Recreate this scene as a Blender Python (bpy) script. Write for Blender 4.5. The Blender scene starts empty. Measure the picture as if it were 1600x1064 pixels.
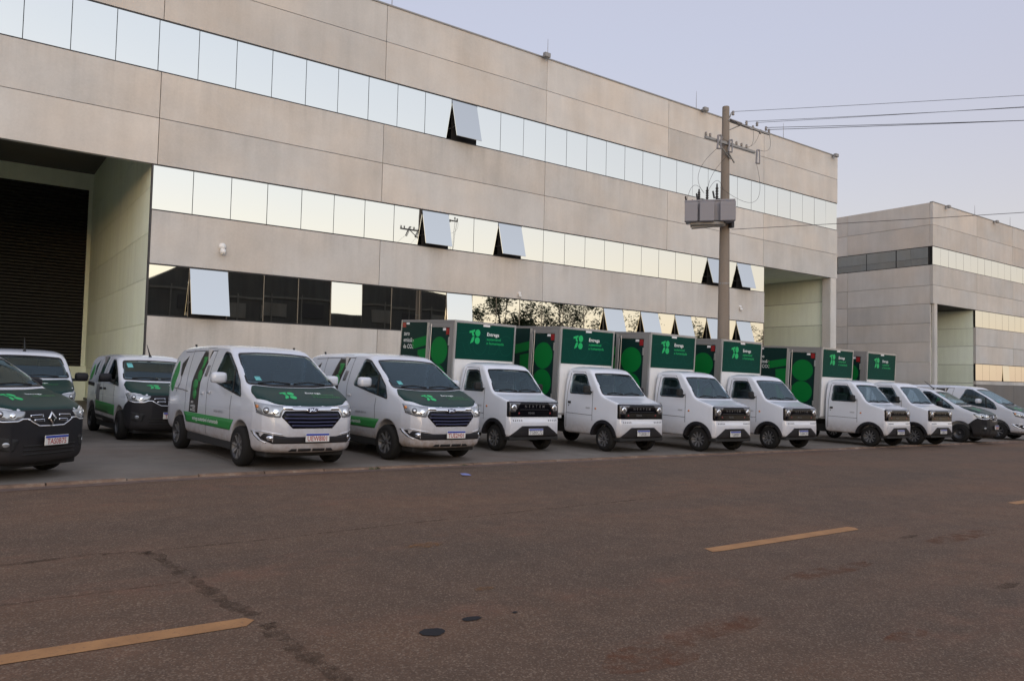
import bpy, bmesh, math, random
import numpy as np
from mathutils import Vector, Matrix
from mathutils.geometry import delaunay_2d_cdt
R = math.radians
random.seed(7); rng = np.random.default_rng(7)
scene = bpy.context.scene
col = scene.collection

# ------------------------------------------------------------------ camera
EYE = 1.65
YAW, PITCH, ROLL = 0.62774882, 0.04608662, -0.02352037
FPX = 1186.689
cam = bpy.data.cameras.new('camera'); cam_o = bpy.data.objects.new('camera', cam); col.objects.link(cam_o)
cam.sensor_width = 36.0; cam.lens = FPX * 36 / 1600; cam.clip_end = 6000; cam.clip_start = 0.1
fw = Vector((math.sin(YAW)*math.cos(PITCH), math.cos(YAW)*math.cos(PITCH), math.sin(PITCH)))
rt = Vector((math.cos(YAW), -math.sin(YAW), 0)); up = rt.cross(fw)
r2 = rt*math.cos(ROLL) - up*math.sin(ROLL); u2 = rt*math.sin(ROLL) + up*math.cos(ROLL)
cam_o.matrix_world = Matrix(((r2.x, u2.x, -fw.x, 0), (r2.y, u2.y, -fw.y, 0), (r2.z, u2.z, -fw.z, EYE), (0, 0, 0, 1)))
scene.camera = cam_o

# ------------------------------------------------------------------ sky, sun, exposure
SUN_EL, SUN_AZ = 3.0, 208.0      # degrees; azimuth clockwise from +Y: low, behind the camera to the left
world = bpy.data.worlds.new('World'); scene.world = world; world.use_nodes = True
wn = world.node_tree; wn.nodes.clear()
sky = wn.nodes.new('ShaderNodeTexSky'); sky.sky_type = 'NISHITA'; sky.sun_disc = False
sky.sun_elevation = R(SUN_EL); sky.sun_rotation = R(SUN_AZ)
sky.altitude = 600; sky.air_density = 1.0; sky.dust_density = 1.2; sky.ozone_density = 1.0
# thin even evening veil over the clear-sky model: pinkish at the horizon, lavender above
tcw = wn.nodes.new('ShaderNodeTexCoord'); sxyz = wn.nodes.new('ShaderNodeSeparateXYZ'); wn.links.new(tcw.outputs['Generated'], sxyz.inputs[0])
veil = wn.nodes.new('ShaderNodeValToRGB'); wn.links.new(sxyz.outputs[2], veil.inputs[0])
ve = veil.color_ramp.elements; ve[0].position = 0.0; ve[0].color = (3.3, 2.45, 2.45, 1); ve[1].position = 1.0; ve[1].color = (3.5, 3.6, 4.4, 1)
e_ = ve.new(.16); e_.color = (3.4, 2.85, 3.3, 1); e_ = ve.new(.40); e_.color = (3.4, 3.2, 4.0, 1)
# broad afterglow on the sunset side of the sky
glow = wn.nodes.new('ShaderNodeValToRGB'); wn.links.new(sxyz.outputs[2], glow.inputs[0])
K = 1/.1345
for i, (p_, c_) in enumerate(((0, (1.35, 1.06, .66)), (.14, (1.25, 1.12, .88)), (.25, (1.00, 1.02, 1.0)), (.40, (.78, .84, .90)), (.7, (.58, .62, .68)), (1, (.46, .50, .57)))):
    el_ = glow.color_ramp.elements[i] if i < 2 else glow.color_ramp.elements.new(p_)
    el_.position = p_; el_.color = (c_[0]*K, c_[1]*K, c_[2]*K, 1)
dotw = wn.nodes.new('ShaderNodeVectorMath'); dotw.operation = 'DOT_PRODUCT'; dotw.inputs[1].default_value = (-.08, -1.0, 0); wn.links.new(tcw.outputs['Generated'], dotw.inputs[0])
mrw = wn.nodes.new('ShaderNodeMapRange'); mrw.interpolation_type = 'SMOOTHSTEP'; mrw.inputs['From Min'].default_value = -.40; mrw.inputs['From Max'].default_value = .95
wn.links.new(dotw.outputs['Value'], mrw.inputs[0])
mulw = wn.nodes.new('ShaderNodeMix'); mulw.data_type = 'RGBA'; mulw.blend_type = 'MULTIPLY'; mulw.inputs[0].default_value = 1.0
wn.links.new(glow.outputs[0], mulw.inputs[6]); wn.links.new(mrw.outputs[0], mulw.inputs[7])
add0 = wn.nodes.new('ShaderNodeMix'); add0.data_type = 'RGBA'; add0.blend_type = 'ADD'; add0.inputs[0].default_value = 1.0
wn.links.new(mulw.outputs[2], add0.inputs[6]); wn.links.new(veil.outputs[0], add0.inputs[7])
addw = wn.nodes.new('ShaderNodeMix'); addw.data_type = 'RGBA'; addw.blend_type = 'ADD'; addw.inputs[0].default_value = 1.0
wn.links.new(sky.outputs[0], addw.inputs[6]); wn.links.new(add0.outputs[2], addw.inputs[7])
bgn = wn.nodes.new('ShaderNodeBackground'); bgn.inputs['Strength'].default_value = 0.08
wo = wn.nodes.new('ShaderNodeOutputWorld')
wn.links.new(addw.outputs[2], bgn.inputs[0]); wn.links.new(bgn.outputs[0], wo.inputs[0])
sun = bpy.data.lights.new('sun', 'SUN'); sun.energy = 0.25; sun.angle = R(28); sun.color = (1.0, 0.90, 0.80)
sun_o = bpy.data.objects.new('sun', sun); col.objects.link(sun_o)
sd = Vector((math.sin(R(SUN_AZ))*math.cos(R(10)), math.cos(R(SUN_AZ))*math.cos(R(10)), math.sin(R(10))))
sun_o.rotation_euler = sd.to_track_quat('Z', 'Y').to_euler(); sun_o.location = sd*60
scene.view_settings.view_transform = 'Standard'; scene.view_settings.look = 'None'
scene.view_settings.gamma = 1.0; scene.view_settings.exposure = 0.70
scene.render.resolution_x = 1024; scene.render.resolution_y = 680

# ------------------------------------------------------------------ materials
def srgb(r, g, b):
    f = lambda c: (c/255/12.92 if c/255 <= .04045 else ((c/255+.055)/1.055)**2.4)
    return (f(r), f(g), f(b), 1)
MATS = {}
class NT:
    def __init__(s, m): s.t = m.node_tree; s.n = s.t.nodes; s.l = s.t.links
    def new(s, ty, **kw):
        n = s.n.new(ty)
        for k, v in kw.items():
            if k in n.inputs: 
                n.inputs[k].default_value = v
            else: setattr(n, k, v)
        return n
    def ln(s, a, b): s.l.new(a, b)
    def coord(s, scale=(1, 1, 1), which='Object'):
        c = s.new('ShaderNodeTexCoord'); m = s.new('ShaderNodeMapping'); m.inputs['Scale'].default_value = scale
        s.ln(c.outputs[which], m.inputs[0]); return m.outputs[0]
    def noise(s, vec, scale, detail=4, rough=.55):
        n = s.new('ShaderNodeTexNoise'); n.inputs['Scale'].default_value = scale; n.inputs['Detail'].default_value = detail
        n.inputs['Roughness'].default_value = rough; s.ln(vec, n.inputs['Vector']); return n.outputs['Fac']
    def ramp(s, fac, stops):
        r = s.new('ShaderNodeValToRGB'); e = r.color_ramp.elements
        while len(e) < len(stops): e.new(0.5)
        for el, (p, c) in zip(e, stops): el.position = p; el.color = c if len(c) == 4 else (*c, 1)
        s.ln(fac, r.inputs[0]); return r.outputs[0]
    def mix(s, fac, a, b, mode='MIX'):
        m = s.new('ShaderNodeMix', data_type='RGBA', blend_type=mode)
        for i, v in ((0, fac), (6, a), (7, b)):
            if isinstance(v, (int, float)): m.inputs[i].default_value = v
            elif isinstance(v, tuple): m.inputs[i].default_value = v
            else: s.ln(v, m.inputs[i])
        return m.outputs[2]
    def math(s, op, a, b=0.0, clamp=False):
        m = s.new('ShaderNodeMath', operation=op, use_clamp=clamp)
        for i, v in ((0, a), (1, b)):
            if isinstance(v, (int, float)): m.inputs[i].default_value = v
            else: s.ln(v, m.inputs[i])
        return m.outputs[0]
    def bump(s, h, strength=.3, dist=.01):
        b = s.new('ShaderNodeBump'); b.inputs['Strength'].default_value = strength; b.inputs['Distance'].default_value = dist
        s.ln(h, b.inputs['Height']); return b.outputs[0]
def mat(name, color=(.5, .5, .5, 1), rough=.5, metal=0., coat=0., spec=.5, emis=None):
    m = bpy.data.materials.new(name); m.use_nodes = True; MATS[name] = m
    p = m.node_tree.nodes['Principled BSDF']
    p.inputs['Base Color'].default_value = color if len(color) == 4 else (*color, 1)
    p.inputs['Roughness'].default_value = rough; p.inputs['Metallic'].default_value = metal
    p.inputs['Coat Weight'].default_value = coat; p.inputs['Coat Roughness'].default_value = .05
    p.inputs['Specular IOR Level'].default_value = spec
    if emis: p.inputs['Emission Color'].default_value = (*emis[0], 1); p.inputs['Emission Strength'].default_value = emis[1]
    t = NT(m); t.p = p; return t

def concrete(name, base, var=.10, streak=.12, warm=(1.05, .985, .92), drip=0.):
    t = mat(name, base, .85, spec=.25)
    g = t.new('ShaderNodeNewGeometry')
    oi = t.new('ShaderNodeObjectInfo')
    v = t.coord((1, 1, 1)); vs = t.coord((1.3, 1.3, .10))
    off = t.new('ShaderNodeVectorMath', operation='ADD'); t.ln(g.outputs['Position'], off.inputs[0])
    sc = t.new('ShaderNodeVectorMath', operation='SCALE'); sc.inputs['Scale'].default_value = 40.0
    cmb = t.new('ShaderNodeCombineXYZ'); t.ln(oi.outputs['Random'], cmb.inputs[0]); t.ln(oi.outputs['Random'], cmb.inputs[1])
    t.ln(cmb.outputs[0], sc.inputs[0]); t.ln(sc.outputs[0], off.inputs[1])
    mp = t.new('ShaderNodeMapping'); mp.inputs['Scale'].default_value = (1.4, 1.4, .12); t.ln(off.outputs[0], mp.inputs[0])
    big = t.noise(off.outputs[0], .45, 5, .6); st = t.noise(mp.outputs[0], 1.6, 5, .6); fine = t.noise(off.outputs[0], 14, 4, .7)
    k = t.math('ADD', t.math('MULTIPLY', t.math('SUBTRACT', big, .5), var*3.2), t.math('MULTIPLY', t.math('SUBTRACT', st, .5), streak*2.2))
    k = t.math('ADD', k, t.math('MULTIPLY', t.math('SUBTRACT', fine, .5), .20))
    k = t.math('ADD', k, t.math('MULTIPLY', t.math('SUBTRACT', oi.outputs['Random'], .5), .17))
    k = t.math('ADD', k, 1.0)
    hue = t.ramp(t.noise(off.outputs[0], .3, 3), [(.38, (1, 1, 1)), (.66, warm)])
    if drip:
        # rain streaks running down from the window sill along the top edge
        gc = t.new('ShaderNodeTexCoord'); sz = t.new('ShaderNodeSeparateXYZ'); t.ln(gc.outputs['Generated'], sz.inputs[0])
        md = t.new('ShaderNodeMapping'); md.inputs['Scale'].default_value = (2.2, 2.2, .10); t.ln(off.outputs[0], md.inputs[0])
        dn = t.ramp(t.noise(md.outputs[0], 1.0, 5, .7), [(.48, (0, 0, 0)), (.72, (1, 1, 1))]); top = t.ramp(sz.outputs[2], [(.25, (0, 0, 0)), (1.0, (1, 1, 1))])
        k = t.math('SUBTRACT', k, t.math('MULTIPLY', t.math('MULTIPLY', dn, top), drip))
    cc = t.new('ShaderNodeCombineColor'); [t.ln(k, cc.inputs[i]) for i in range(3)]
    c = t.mix(1.0, base, hue, 'MULTIPLY'); c = t.mix(1.0, c, cc.outputs[0], 'MULTIPLY')
    t.ln(c, t.p.inputs['Base Color']); t.ln(t.bump(fine, .25, .006), t.p.inputs['Normal'])
    return t
concrete('precast', (.502, .497, .480, 1), .15, .11)
concrete('precast_stained', (.502, .497, .480, 1), .15, .11, drip=.15)
concrete('precast_far', (.470, .460, .442, 1), .14, .11)
concrete('cream_paint', (.80, .87, .75, 1), .06, .12, (1, 1, .95))
concrete('plinth_grey', (.16, .155, .15, 1), .08, .1)
concrete('pole_concrete', (.185, .16, .135, 1), .12, .2)
concrete('shed_dark', (.085, .085, .076, 1), .14, .35)
concrete('shed_rib', (.17, .165, .14, 1), .1, .3)
mat('joint_dark', (.045, .042, .038, 1), .8)
mat('window_frame_dark', (.03, .03, .032, 1), .5)
mat('mullion_bronze', (.16, .14, .11, 1), .5, .3)
mat('interior_dark', (.012, .012, .012, 1), .9)
# mirror glazing: coated glass, very slightly wavy
t = mat('mirror_glass', (.50, .515, .50, 1), .015, 1.0)
g = t.new('ShaderNodeNewGeometry'); n = t.noise(g.outputs['Position'], .9, 1)
t.ln(t.bump(n, .05, .02), t.p.inputs['Normal'])
t = mat('shutter_metal', (.014, .0135, .013, 1), .6, .1)
# asphalt with red dust
t = mat('asphalt', (.06, .05, .045, 1), .88, spec=.3)
g = t.new('ShaderNodeNewGeometry'); P = g.outputs['Position']
fine = t.noise(P, 70, 3, .7); mid = t.noise(P, 3.0, 5, .65); big = t.noise(P, .28, 4, .6)
mp = t.new('ShaderNodeMapping'); mp.inputs['Scale'].default_value = (.10, .55, 1); t.ln(P, mp.inputs[0]); lane = t.noise(mp.outputs[0], 1.2, 5, .6)
vor = t.new('ShaderNodeTexVoronoi'); vor.inputs['Scale'].default_value = 95; t.ln(P, vor.inputs['Vector'])
dust = t.ramp(t.math('ADD', t.math('MULTIPLY', lane, .55), t.math('MULTIPLY', big, .45)), [(.34, (.084, .056, .039)), (.50, (.113, .068, .043)), (.66, (.150, .080, .045))])
c = t.mix(t.ramp(vor.outputs['Color'], [(.60, (0, 0, 0)), (.95, (1, 1, 1))]), dust, (.23, .165, .115, 1))
c = t.mix(t.ramp(fine, [(.30, (.62, .62, .62)), (.52, (0, 0, 0))]), c, (.038, .028, .022, 1))
red = t.ramp(t.noise(mp.outputs[0], 2.3, 6, .6), [(.52, (0, 0, 0)), (.76, (.75, .75, .75))])
c = t.mix(t.math('MULTIPLY', red, t.ramp(mid, [(.4, (0, 0, 0)), (.65, (1, 1, 1))])), c, (.165, .072, .042, 1))
k = t.ramp(mid, [(.25, (.82, .82, .82)), (.75, (1.15, 1.15, 1.15))]); c = t.mix(1.0, c, k, 'MULTIPLY')
t.ln(c, t.p.inputs['Base Color']); t.ln(t.bump(fine, .6, .008), t.p.inputs['Normal'])
t = mat('dirt_smear', (.19, .075, .040, 1), .95, spec=.05)
g = t.new('ShaderNodeNewGeometry'); n3 = t.noise(g.outputs['Position'], 5, 6, .75); tb_ = t.new('ShaderNodeBsdfTransparent'); mxs = t.new('ShaderNodeMixShader'); om = t.n['Material Output']
t.ln(t.ramp(n3, [(.44, (0, 0, 0)), (.72, (.55, .55, .55))]), mxs.inputs[0]); t.ln(tb_.outputs[0], mxs.inputs[1]); t.ln(t.p.outputs[0], mxs.inputs[2]); t.ln(mxs.outputs[0], om.inputs[0])
t = mat('paint_smear', (.26, .13, .055, 1), .9, spec=.1)
g = t.new('ShaderNodeNewGeometry'); n3 = t.noise(g.outputs['Position'], 14, 5, .75); tb_ = t.new('ShaderNodeBsdfTransparent'); mxs = t.new('ShaderNodeMixShader'); om = t.n['Material Output']
t.ln(t.ramp(n3, [(.42, (0, 0, 0)), (.68, (.75, .75, .75))]), mxs.inputs[0]); t.ln(tb_.outputs[0], mxs.inputs[1]); t.ln(t.p.outputs[0], mxs.inputs[2]); t.ln(mxs.outputs[0], om.inputs[0])
mat('tar', (.020, .019, .021, 1), .8, spec=.2)
t = mat('tar_soft', (.030, .026, .025, 1), .9, spec=.08)
g = t.new('ShaderNodeNewGeometry'); n = t.noise(g.outputs['Position'], 30, 4)
t.ln(t.ramp(n, [(.30, (.044, .030, .022)), (.60, (.095, .064, .044))]), t.p.inputs['Base Color'])
n3 = t.noise(g.outputs['Position'], 9, 5, .75); tb_ = t.new('ShaderNodeBsdfTransparent'); mxs = t.new('ShaderNodeMixShader'); om = t.n['Material Output']
t.ln(t.ramp(n3, [(.42, (0, 0, 0)), (.66, (.62, .62, .62))]), mxs.inputs[0]); t.ln(tb_.outputs[0], mxs.inputs[1]); t.ln(t.p.outputs[0], mxs.inputs[2]); t.ln(mxs.outputs[0], om.inputs[0])
# road paint, worn
t = mat('road_paint', (.40, .19, .06, 1), .8)
g = t.new('ShaderNodeNewGeometry'); n = t.noise(g.outputs['Position'], 38, 4, .7); n2 = t.noise(g.outputs['Position'], 4, 4)
c = t.mix(t.ramp(n, [(.55, (0, 0, 0)), (.78, (.8, .8, .8))]), t.ramp(n2, [(.3, (.29, .14, .052)), (.7, (.40, .20, .075))]), (.10, .065, .045, 1))
t.ln(c, t.p.inputs['Base Color'])
t = mat('apron_concrete', (.2, .19, .175, 1), .9, spec=.25)
g = t.new('ShaderNodeNewGeometry'); P = g.outputs['Position']
n = t.noise(P, 1.1, 6, .65); n2 = t.noise(P, 26, 4, .7); n3 = t.noise(P, .35, 4)
c = t.ramp(n, [(.3, (.145, .128, .110)), (.7, (.225, .200, .172))])
c = t.mix(t.ramp(n3, [(.45, (0, 0, 0)), (.7, (.5, .5, .5))]), c, (.16, .105, .075, 1))
c = t.mix(t.math('MULTIPLY', n2, .45), c, (.075, .07, .065, 1))
t.ln(c, t.p.inputs['Base Color']); t.ln(t.bump(n2, .4, .006), t.p.inputs['Normal'])
t = mat('kerb_concrete', (.22, .16, .12, 1), .9, spec=.2)
g = t.new('ShaderNodeNewGeometry'); n = t.noise(g.outputs['Position'], 3.2, 6, .7)
t.ln(t.ramp(n, [(.3, (.10, .072, .058)), (.55, (.20, .135, .098)), (.75, (.30, .255, .21))]), t.p.inputs['Base Color'])
t = mat('red_dust', (.16, .085, .055, 1), .95)
g = t.new('ShaderNodeNewGeometry'); n = t.noise(g.outputs['Position'], 9, 5, .7)
t.ln(t.ramp(n, [(.35, (.085, .055, .045)), (.7, (.17, .105, .075))]), t.p.inputs['Base Color'])
# vehicles
def paint(name, base, dirt, z0, z1, amount, rough=.26):
    t = mat(name, base, rough, coat=.8)
    v = t.new('ShaderNodeTexCoord'); s = t.new('ShaderNodeSeparateXYZ'); t.ln(v.outputs['Object'], s.inputs[0])
    mr = t.new('ShaderNodeMapRange'); mr.inputs['From Min'].default_value = z1; mr.inputs['From Max'].default_value = z0; t.ln(s.outputs[2], mr.inputs[0])
    oi = t.new('ShaderNodeObjectInfo'); cb = t.new('ShaderNodeCombineXYZ'); t.ln(t.math('MULTIPLY', oi.outputs['Random'], 30.0), cb.inputs[0]); av = t.new('ShaderNodeVectorMath', operation='ADD'); t.ln(v.outputs['Object'], av.inputs[0]); t.ln(cb.outputs[0], av.inputs[1])
    n = t.noise(av.outputs[0], 2.2, 6, .65); n2 = t.noise(av.outputs[0], 11, 5, .7); amount = t.math('ADD', t.math('MULTIPLY', oi.outputs['Random'], amount*.8), amount*.55)
    f = t.math('MULTIPLY', mr.outputs[0], t.math('MULTIPLY', t.math('ADD', n, n2), amount), True)
    t.ln(t.mix(f, base, dirt), t.p.inputs['Base Color'])
    t.ln(t.math('ADD', t.math('MULTIPLY', f, .5), rough), t.p.inputs['Roughness'])
    if rough > .45: t.p.inputs['Specular IOR Level'].default_value = .2; t.p.inputs['Coat Weight'].default_value = 0
    return t
DIRT = (.20, .145, .105, 1)
paint('white_paint', (.56, .59, .65, 1), DIRT, .25, .95, .75)
paint('white_truck_paint', (.64, .67, .73, 1), DIRT, .25, .80, .75)
paint('black_plastic', (.013, .013, .016, 1), (.05, .042, .036, 1), .2, .7, .35, .5)
mat('wrap_dark_green', (.006, .030, .026, 1), .38, spec=.22)
mat('box_green', (.002, .046, .034, 1), .5, spec=.10)
mat('box_side_green', (.004, .024, .022, 1), .5, spec=.12)
mat('box_line_green', (.005, .075, .052, 1), .5, spec=.1)
mat('logo_green', (.005, .42, .12, 1), .45)
mat('leaf_green', (.02, .19, .045, 1), .45)
mat('big_green', (.003, .15, .03, 1), .5, spec=.12)
mat('stripe_green', (.02, .19, .04, 1), .42)
mat('decal_black', (.025, .022, .020, 1), .45)
mat('decal_grey', (.16, .16, .17, 1), .5)
mat('text_white', (.75, .78, .78, 1), .5)
mat('box_white', (.72, .73, .74, 1), .40)
mat('aluminium', (.55, .55, .55, 1), .38, .75)
mat('aluminium_dull', (.24, .24, .24, 1), .6, .3)
mat('seal_black', (.010, .010, .011, 1), .35, spec=.3)
mat('chassis_black', (.012, .012, .012, 1), .8)
mat('tyre_rubber', (.014, .0135, .013, 1), .85, spec=.2)
mat('rim_grey', (.060, .060, .063, 1), .40, .6)
mat('rim_grey2', (.16, .16, .165, 1), .4, .4)
mat('rim_silver', (.36, .36, .37, 1), .38, .8)
mat('chrome', (.80, .81, .83, 1), .08, 1.0)
mat('grille_black', (.004, .004, .006, 1), .12, spec=.18)
mat('grille_navy', (.016, .018, .060, 1), .25, .2, coat=.4)
mat('lamp_lens', (.34, .36, .38, 1), .12, .5, coat=1.0)
mat('lamp_dark', (.05, .05, .055, 1), .15, coat=1.0)
mat('lamp_amber', (.55, .20, .05, 1), .2, coat=.8)
mat('lamp_bulb', (.85, .87, .88, 1), .06, .9, coat=1.0)
mat('red_lamp', (.25, .015, .018, 1), .25, coat=.6)
mat('plate_white', (.62, .62, .60, 1), .45)
mat('plate_blue', (.015, .045, .33, 1), .4)
mat('plate_red', (.33, .03, .03, 1), .5)
mat('plate_grey', (.12, .13, .16, 1), .5)
mat('seat_cloth', (.12, .12, .13, 1), .9)
mat('cabin_trim', (.05, .05, .052, 1), .8)
mat('cabin_light', (.42, .42, .42, 1), .8)
mat('paper_white', (.65, .72, .70, 1), .7)
mat('sticker_teal', (.12, .42, .42, 1), .6)
mat('litter_blue', (.16, .18, .38, 1), .7)
mat('transformer_grey', (.21, .21, .235, 1), .55)
mat('galvanised', (.26, .26, .255, 1), .6, .4)
mat('porcelain_grey', (.17, .16, .16, 1), .3, coat=.4)
mat('wire_black', (.02, .02, .022, 1), .7)
mat('lamp_white', (.7, .7, .68, 1), .4)
mat('bark', (.10, .075, .055, 1), .95)
t = mat('foliage', (.04, .07, .025, 1), .7)
oi = t.new('ShaderNodeNewGeometry'); n = t.noise(oi.outputs['Position'], .8, 3)
t.ln(t.ramp(n, [(.3, (.025, .045, .016)), (.7, (.07, .10, .035))]), t.p.inputs['Base Color'])
mat('weed', (.05, .08, .03, 1), .8)
# vehicle glass: see-through with a sky reflection
m = bpy.data.materials.new('car_glass'); m.use_nodes = True; MATS['car_glass'] = m
t = NT(m); t.n.clear()
out = t.new('ShaderNodeOutputMaterial'); mx = t.new('ShaderNodeMixShader'); tr = t.new('ShaderNodeBsdfTransparent'); gl = t.new('ShaderNodeBsdfGlossy')
tr.inputs[0].default_value = (.50, .58, .62, 1); gl.inputs['Roughness'].default_value = .03; gl.inputs[0].default_value = (.62, .80, .86, 1)
fr = t.new('ShaderNodeFresnel'); fr.inputs[0].default_value = 1.6
t.ln(t.math('ADD', fr.outputs[0], .02, True), mx.inputs[0]); t.ln(tr.outputs[0], mx.inputs[1]); t.ln(gl.outputs[0], mx.inputs[2]); t.ln(mx.outputs[0], out.inputs[0])

# ------------------------------------------------------------------ object helpers
def link(o, parent=None):
    col.objects.link(o)
    if parent is not None: o.parent = parent
    return o
def tag(o, label, cat, group=None):
    o['label'] = label; o['category'] = cat
    if group: o['group'] = group
    return o
def struct(o): o['kind'] = 'structure'; return o
def empty(name, loc=(0, 0, 0), rz=0.):
    o = bpy.data.objects.new(name, None); o.empty_display_size = .3; o.location = loc; o.rotation_euler = (0, 0, rz); return link(o)
class MB:
    def __init__(s): s.v = []; s.f = []; s.sm = []
    def add(s, vs, fs, smooth=False):
        b = len(s.v); s.v += [tuple(map(float, q)) for q in vs]; s.f += [tuple(b+i for i in f) for f in fs]; s.sm += [smooth]*len(fs); return s
    def box(s, x0, x1, y0, y1, z0, z1, bev=0.):
        if bev <= 0:
            vs = [(x0, y0, z0), (x1, y0, z0), (x1, y1, z0), (x0, y1, z0), (x0, y0, z1), (x1, y0, z1), (x1, y1, z1), (x0, y1, z1)]
            return s.add(vs, [(0, 3, 2, 1), (4, 5, 6, 7), (0, 1, 5, 4), (1, 2, 6, 5), (2, 3, 7, 6), (3, 0, 4, 7)])
        bm = bmesh.new(); bmesh.ops.create_cube(bm, size=1)
        for q in bm.verts: q.co = Vector(((x0+x1)/2 + q.co.x*(x1-x0), (y0+y1)/2 + q.co.y*(y1-y0), (z0+z1)/2 + q.co.z*(z1-z0)))
        bmesh.ops.bevel(bm, geom=bm.edges[:], offset=bev, segments=2, profile=.6, affect='EDGES')
        bm.verts.index_update(); s.add([q.co for q in bm.verts], [[q.index for q in f.verts] for f in bm.faces]); bm.free(); return s
    def tube(s, pts, r, n=8, caps=True):
        pts = [Vector(q) for q in pts]; rs = r if isinstance(r, (list, tuple)) else [r]*len(pts)
        vs = []; fs = []
        pv = None
        for i, q in enumerate(pts):
            d = (pts[min(i+1, len(pts)-1)] - pts[max(i-1, 0)]).normalized()
            if pv is None: a = d.orthogonal().normalized()
            else: a = (pv - d*pv.dot(d)).normalized()
            pv = a; b = d.cross(a)
            for k in range(n):
                an = 2*math.pi*k/n; vs.append(q + (a*math.cos(an) + b*math.sin(an))*rs[i])
        for i in range(len(pts)-1):
            for k in range(n): fs.append((i*n+k, i*n+(k+1) % n, (i+1)*n+(k+1) % n, (i+1)*n+k))
        s.add(vs, fs, True)
        if caps: s.add(vs[:n], [tuple(range(n))[::-1]]); s.add(vs[-n:], [tuple(range(n))])
        return s
    def lathe(s, prof, axis='z', c=(0, 0, 0), n=24, closed=False):
        # prof: list of (radius, along-axis)
        vs = []; fs = []
        for (r, h) in prof:
            for k in range(n):
                a = 2*math.pi*k/n; p, q = r*math.cos(a), r*math.sin(a)
                w = (p, q, h) if axis == 'z' else ((h, p, q) if axis == 'x' else (q, h, p))
                vs.append((c[0]+w[0], c[1]+w[1], c[2]+w[2]))
        m = len(prof)
        for i in range(m if closed else m-1):
            j = (i+1) % m
            for k in range(n): fs.append((i*n+k, i*n+(k+1) % n, j*n+(k+1) % n, j*n+k))
        return s.add(vs, fs, True)
    def prism(s, poly, z0, z1, axis='z'):
        n = len(poly); vs = []
        for z in (z0, z1):
            for (a, b) in poly: vs.append((a, b, z) if axis == 'z' else ((z, a, b) if axis == 'x' else (a, z, b)))
        fs = [tuple(range(n))[::-1], tuple(range(n, 2*n))] + [(i, (i+1) % n, n+(i+1) % n, n+i) for i in range(n)]
        return s.add(vs, fs)
    def mesh(s, name, m):
        me = bpy.data.meshes.new(name); me.from_pydata(s.v, [], s.f); me.materials.append(MATS[m])
        me.polygons.foreach_set('use_smooth', s.sm); 
        bm = bmesh.new(); bm.from_mesh(me); bmesh.ops.recalc_face_normals(bm, faces=bm.faces); bm.to_mesh(me); bm.free()
        me.update(); return me
    def build(s, name, m, parent=None): return link(bpy.data.objects.new(name, s.mesh(name, m)), parent)
def copy_tree(o, parent=None):
    c = o.copy(); col.objects.link(c)
    if parent is not None: c.parent = parent; c.matrix_parent_inverse = o.matrix_parent_inverse
    for ch in list(o.children): copy_tree(ch, c)
    return c

# ------------------------------------------------------------------ ground
SL, X0, KY = .0145, 3.6, 12.13
def gz(X, Y): return -SL*(X-X0) + (.03 if Y > KY else 0)
def sheet(name, m, poly, dz, step=None, parent=None):
    mb = MB(); mb.add([(x, y, -SL*(x-X0)+dz) for x, y in poly], [tuple(range(len(poly)))]); return mb.build(name, m, parent)
# terrain: one sheet to the horizon, gently falling to the right near the street, level far away
mb = MB(); xs = [-3000, -300, -80, 0, 40, 90, 160, 400, 3000]; ys = [-3000, -300, -60, 0, 60, 300, 3000]
def far(x): return -SL*(max(-60, min(120, x))-X0) - .02
mb.add([(x, y, far(x)) for y in ys for x in xs], [(j*9+i, j*9+i+1, (j+1)*9+i+1, (j+1)*9+i) for j in range(6) for i in range(8)])
struct(mb.build('ground', 'red_dust'))
KERB = [(-60, 7.4), (-12, 10.0), (-4, 11.25), (.5, 11.75), (2.5, 12.05), (5, 12.13), (9, 12.16), (16, 12.13), (119, 12.10)]
road = [(-60, -1.8)] + [(119, -1.8)] + [(x, y) for x, y in KERB[::-1]]
struct(sheet('road', 'asphalt', road, 0.0))
# apron slabs: separate concrete bays with joints, children of the forecourt base
fc = [(x, y+.10) for x, y in KERB] + [(119, 60), (-60, 60)]
forecourt = struct(sheet('forecourt', 'joint_dark', fc, .022))
def kerb_y(x):
    for (a, b), (c, d) in zip(KERB, KERB[1:]):
        if a <= x <= c: return b + (d-b)*(x-a)/(c-a)
ya = [None, 17.0, 21.8, 26.62]
xa = [-20 + 4.0*i for i in range(26)]
for i in range(len(xa)-1):
    for j in range(3):
        a, b = xa[i]+.008, xa[i+1]-.008
        y0a = kerb_y(a)+.16 if j == 0 else ya[j]+.008; y0b = kerb_y(b)+.16 if j == 0 else ya[j]+.008
        y1 = ya[j+1]-.008; m = MB(); q = [(a, y0a), (b, y0b), (b, y1), (a, y1)]
        t0 = .03 + random.uniform(-.002, .002)
        m.add([(x, y, -SL*(x-X0)+t0) for x, y in q] + [(x, y, -SL*(x-X0)-.05) for x, y in q], [(0, 1, 2, 3), (0, 4, 5, 1), (1, 5, 6, 2), (2, 6, 7, 3), (3, 7, 4, 0)])
        m.build('concrete_slab', 'apron_concrete', forecourt)
sheet('portal_floor', 'apron_concrete', [(-4, 26.63), (4.8, 26.63), (4.8, 41), (-4, 41)], .03, parent=forecourt)
sheet('portal_floor', 'apron_concrete', [(37.2, 26.63), (44.2, 26.63), (44.2, 40), (37.2, 40)], .03, parent=forecourt)
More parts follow.
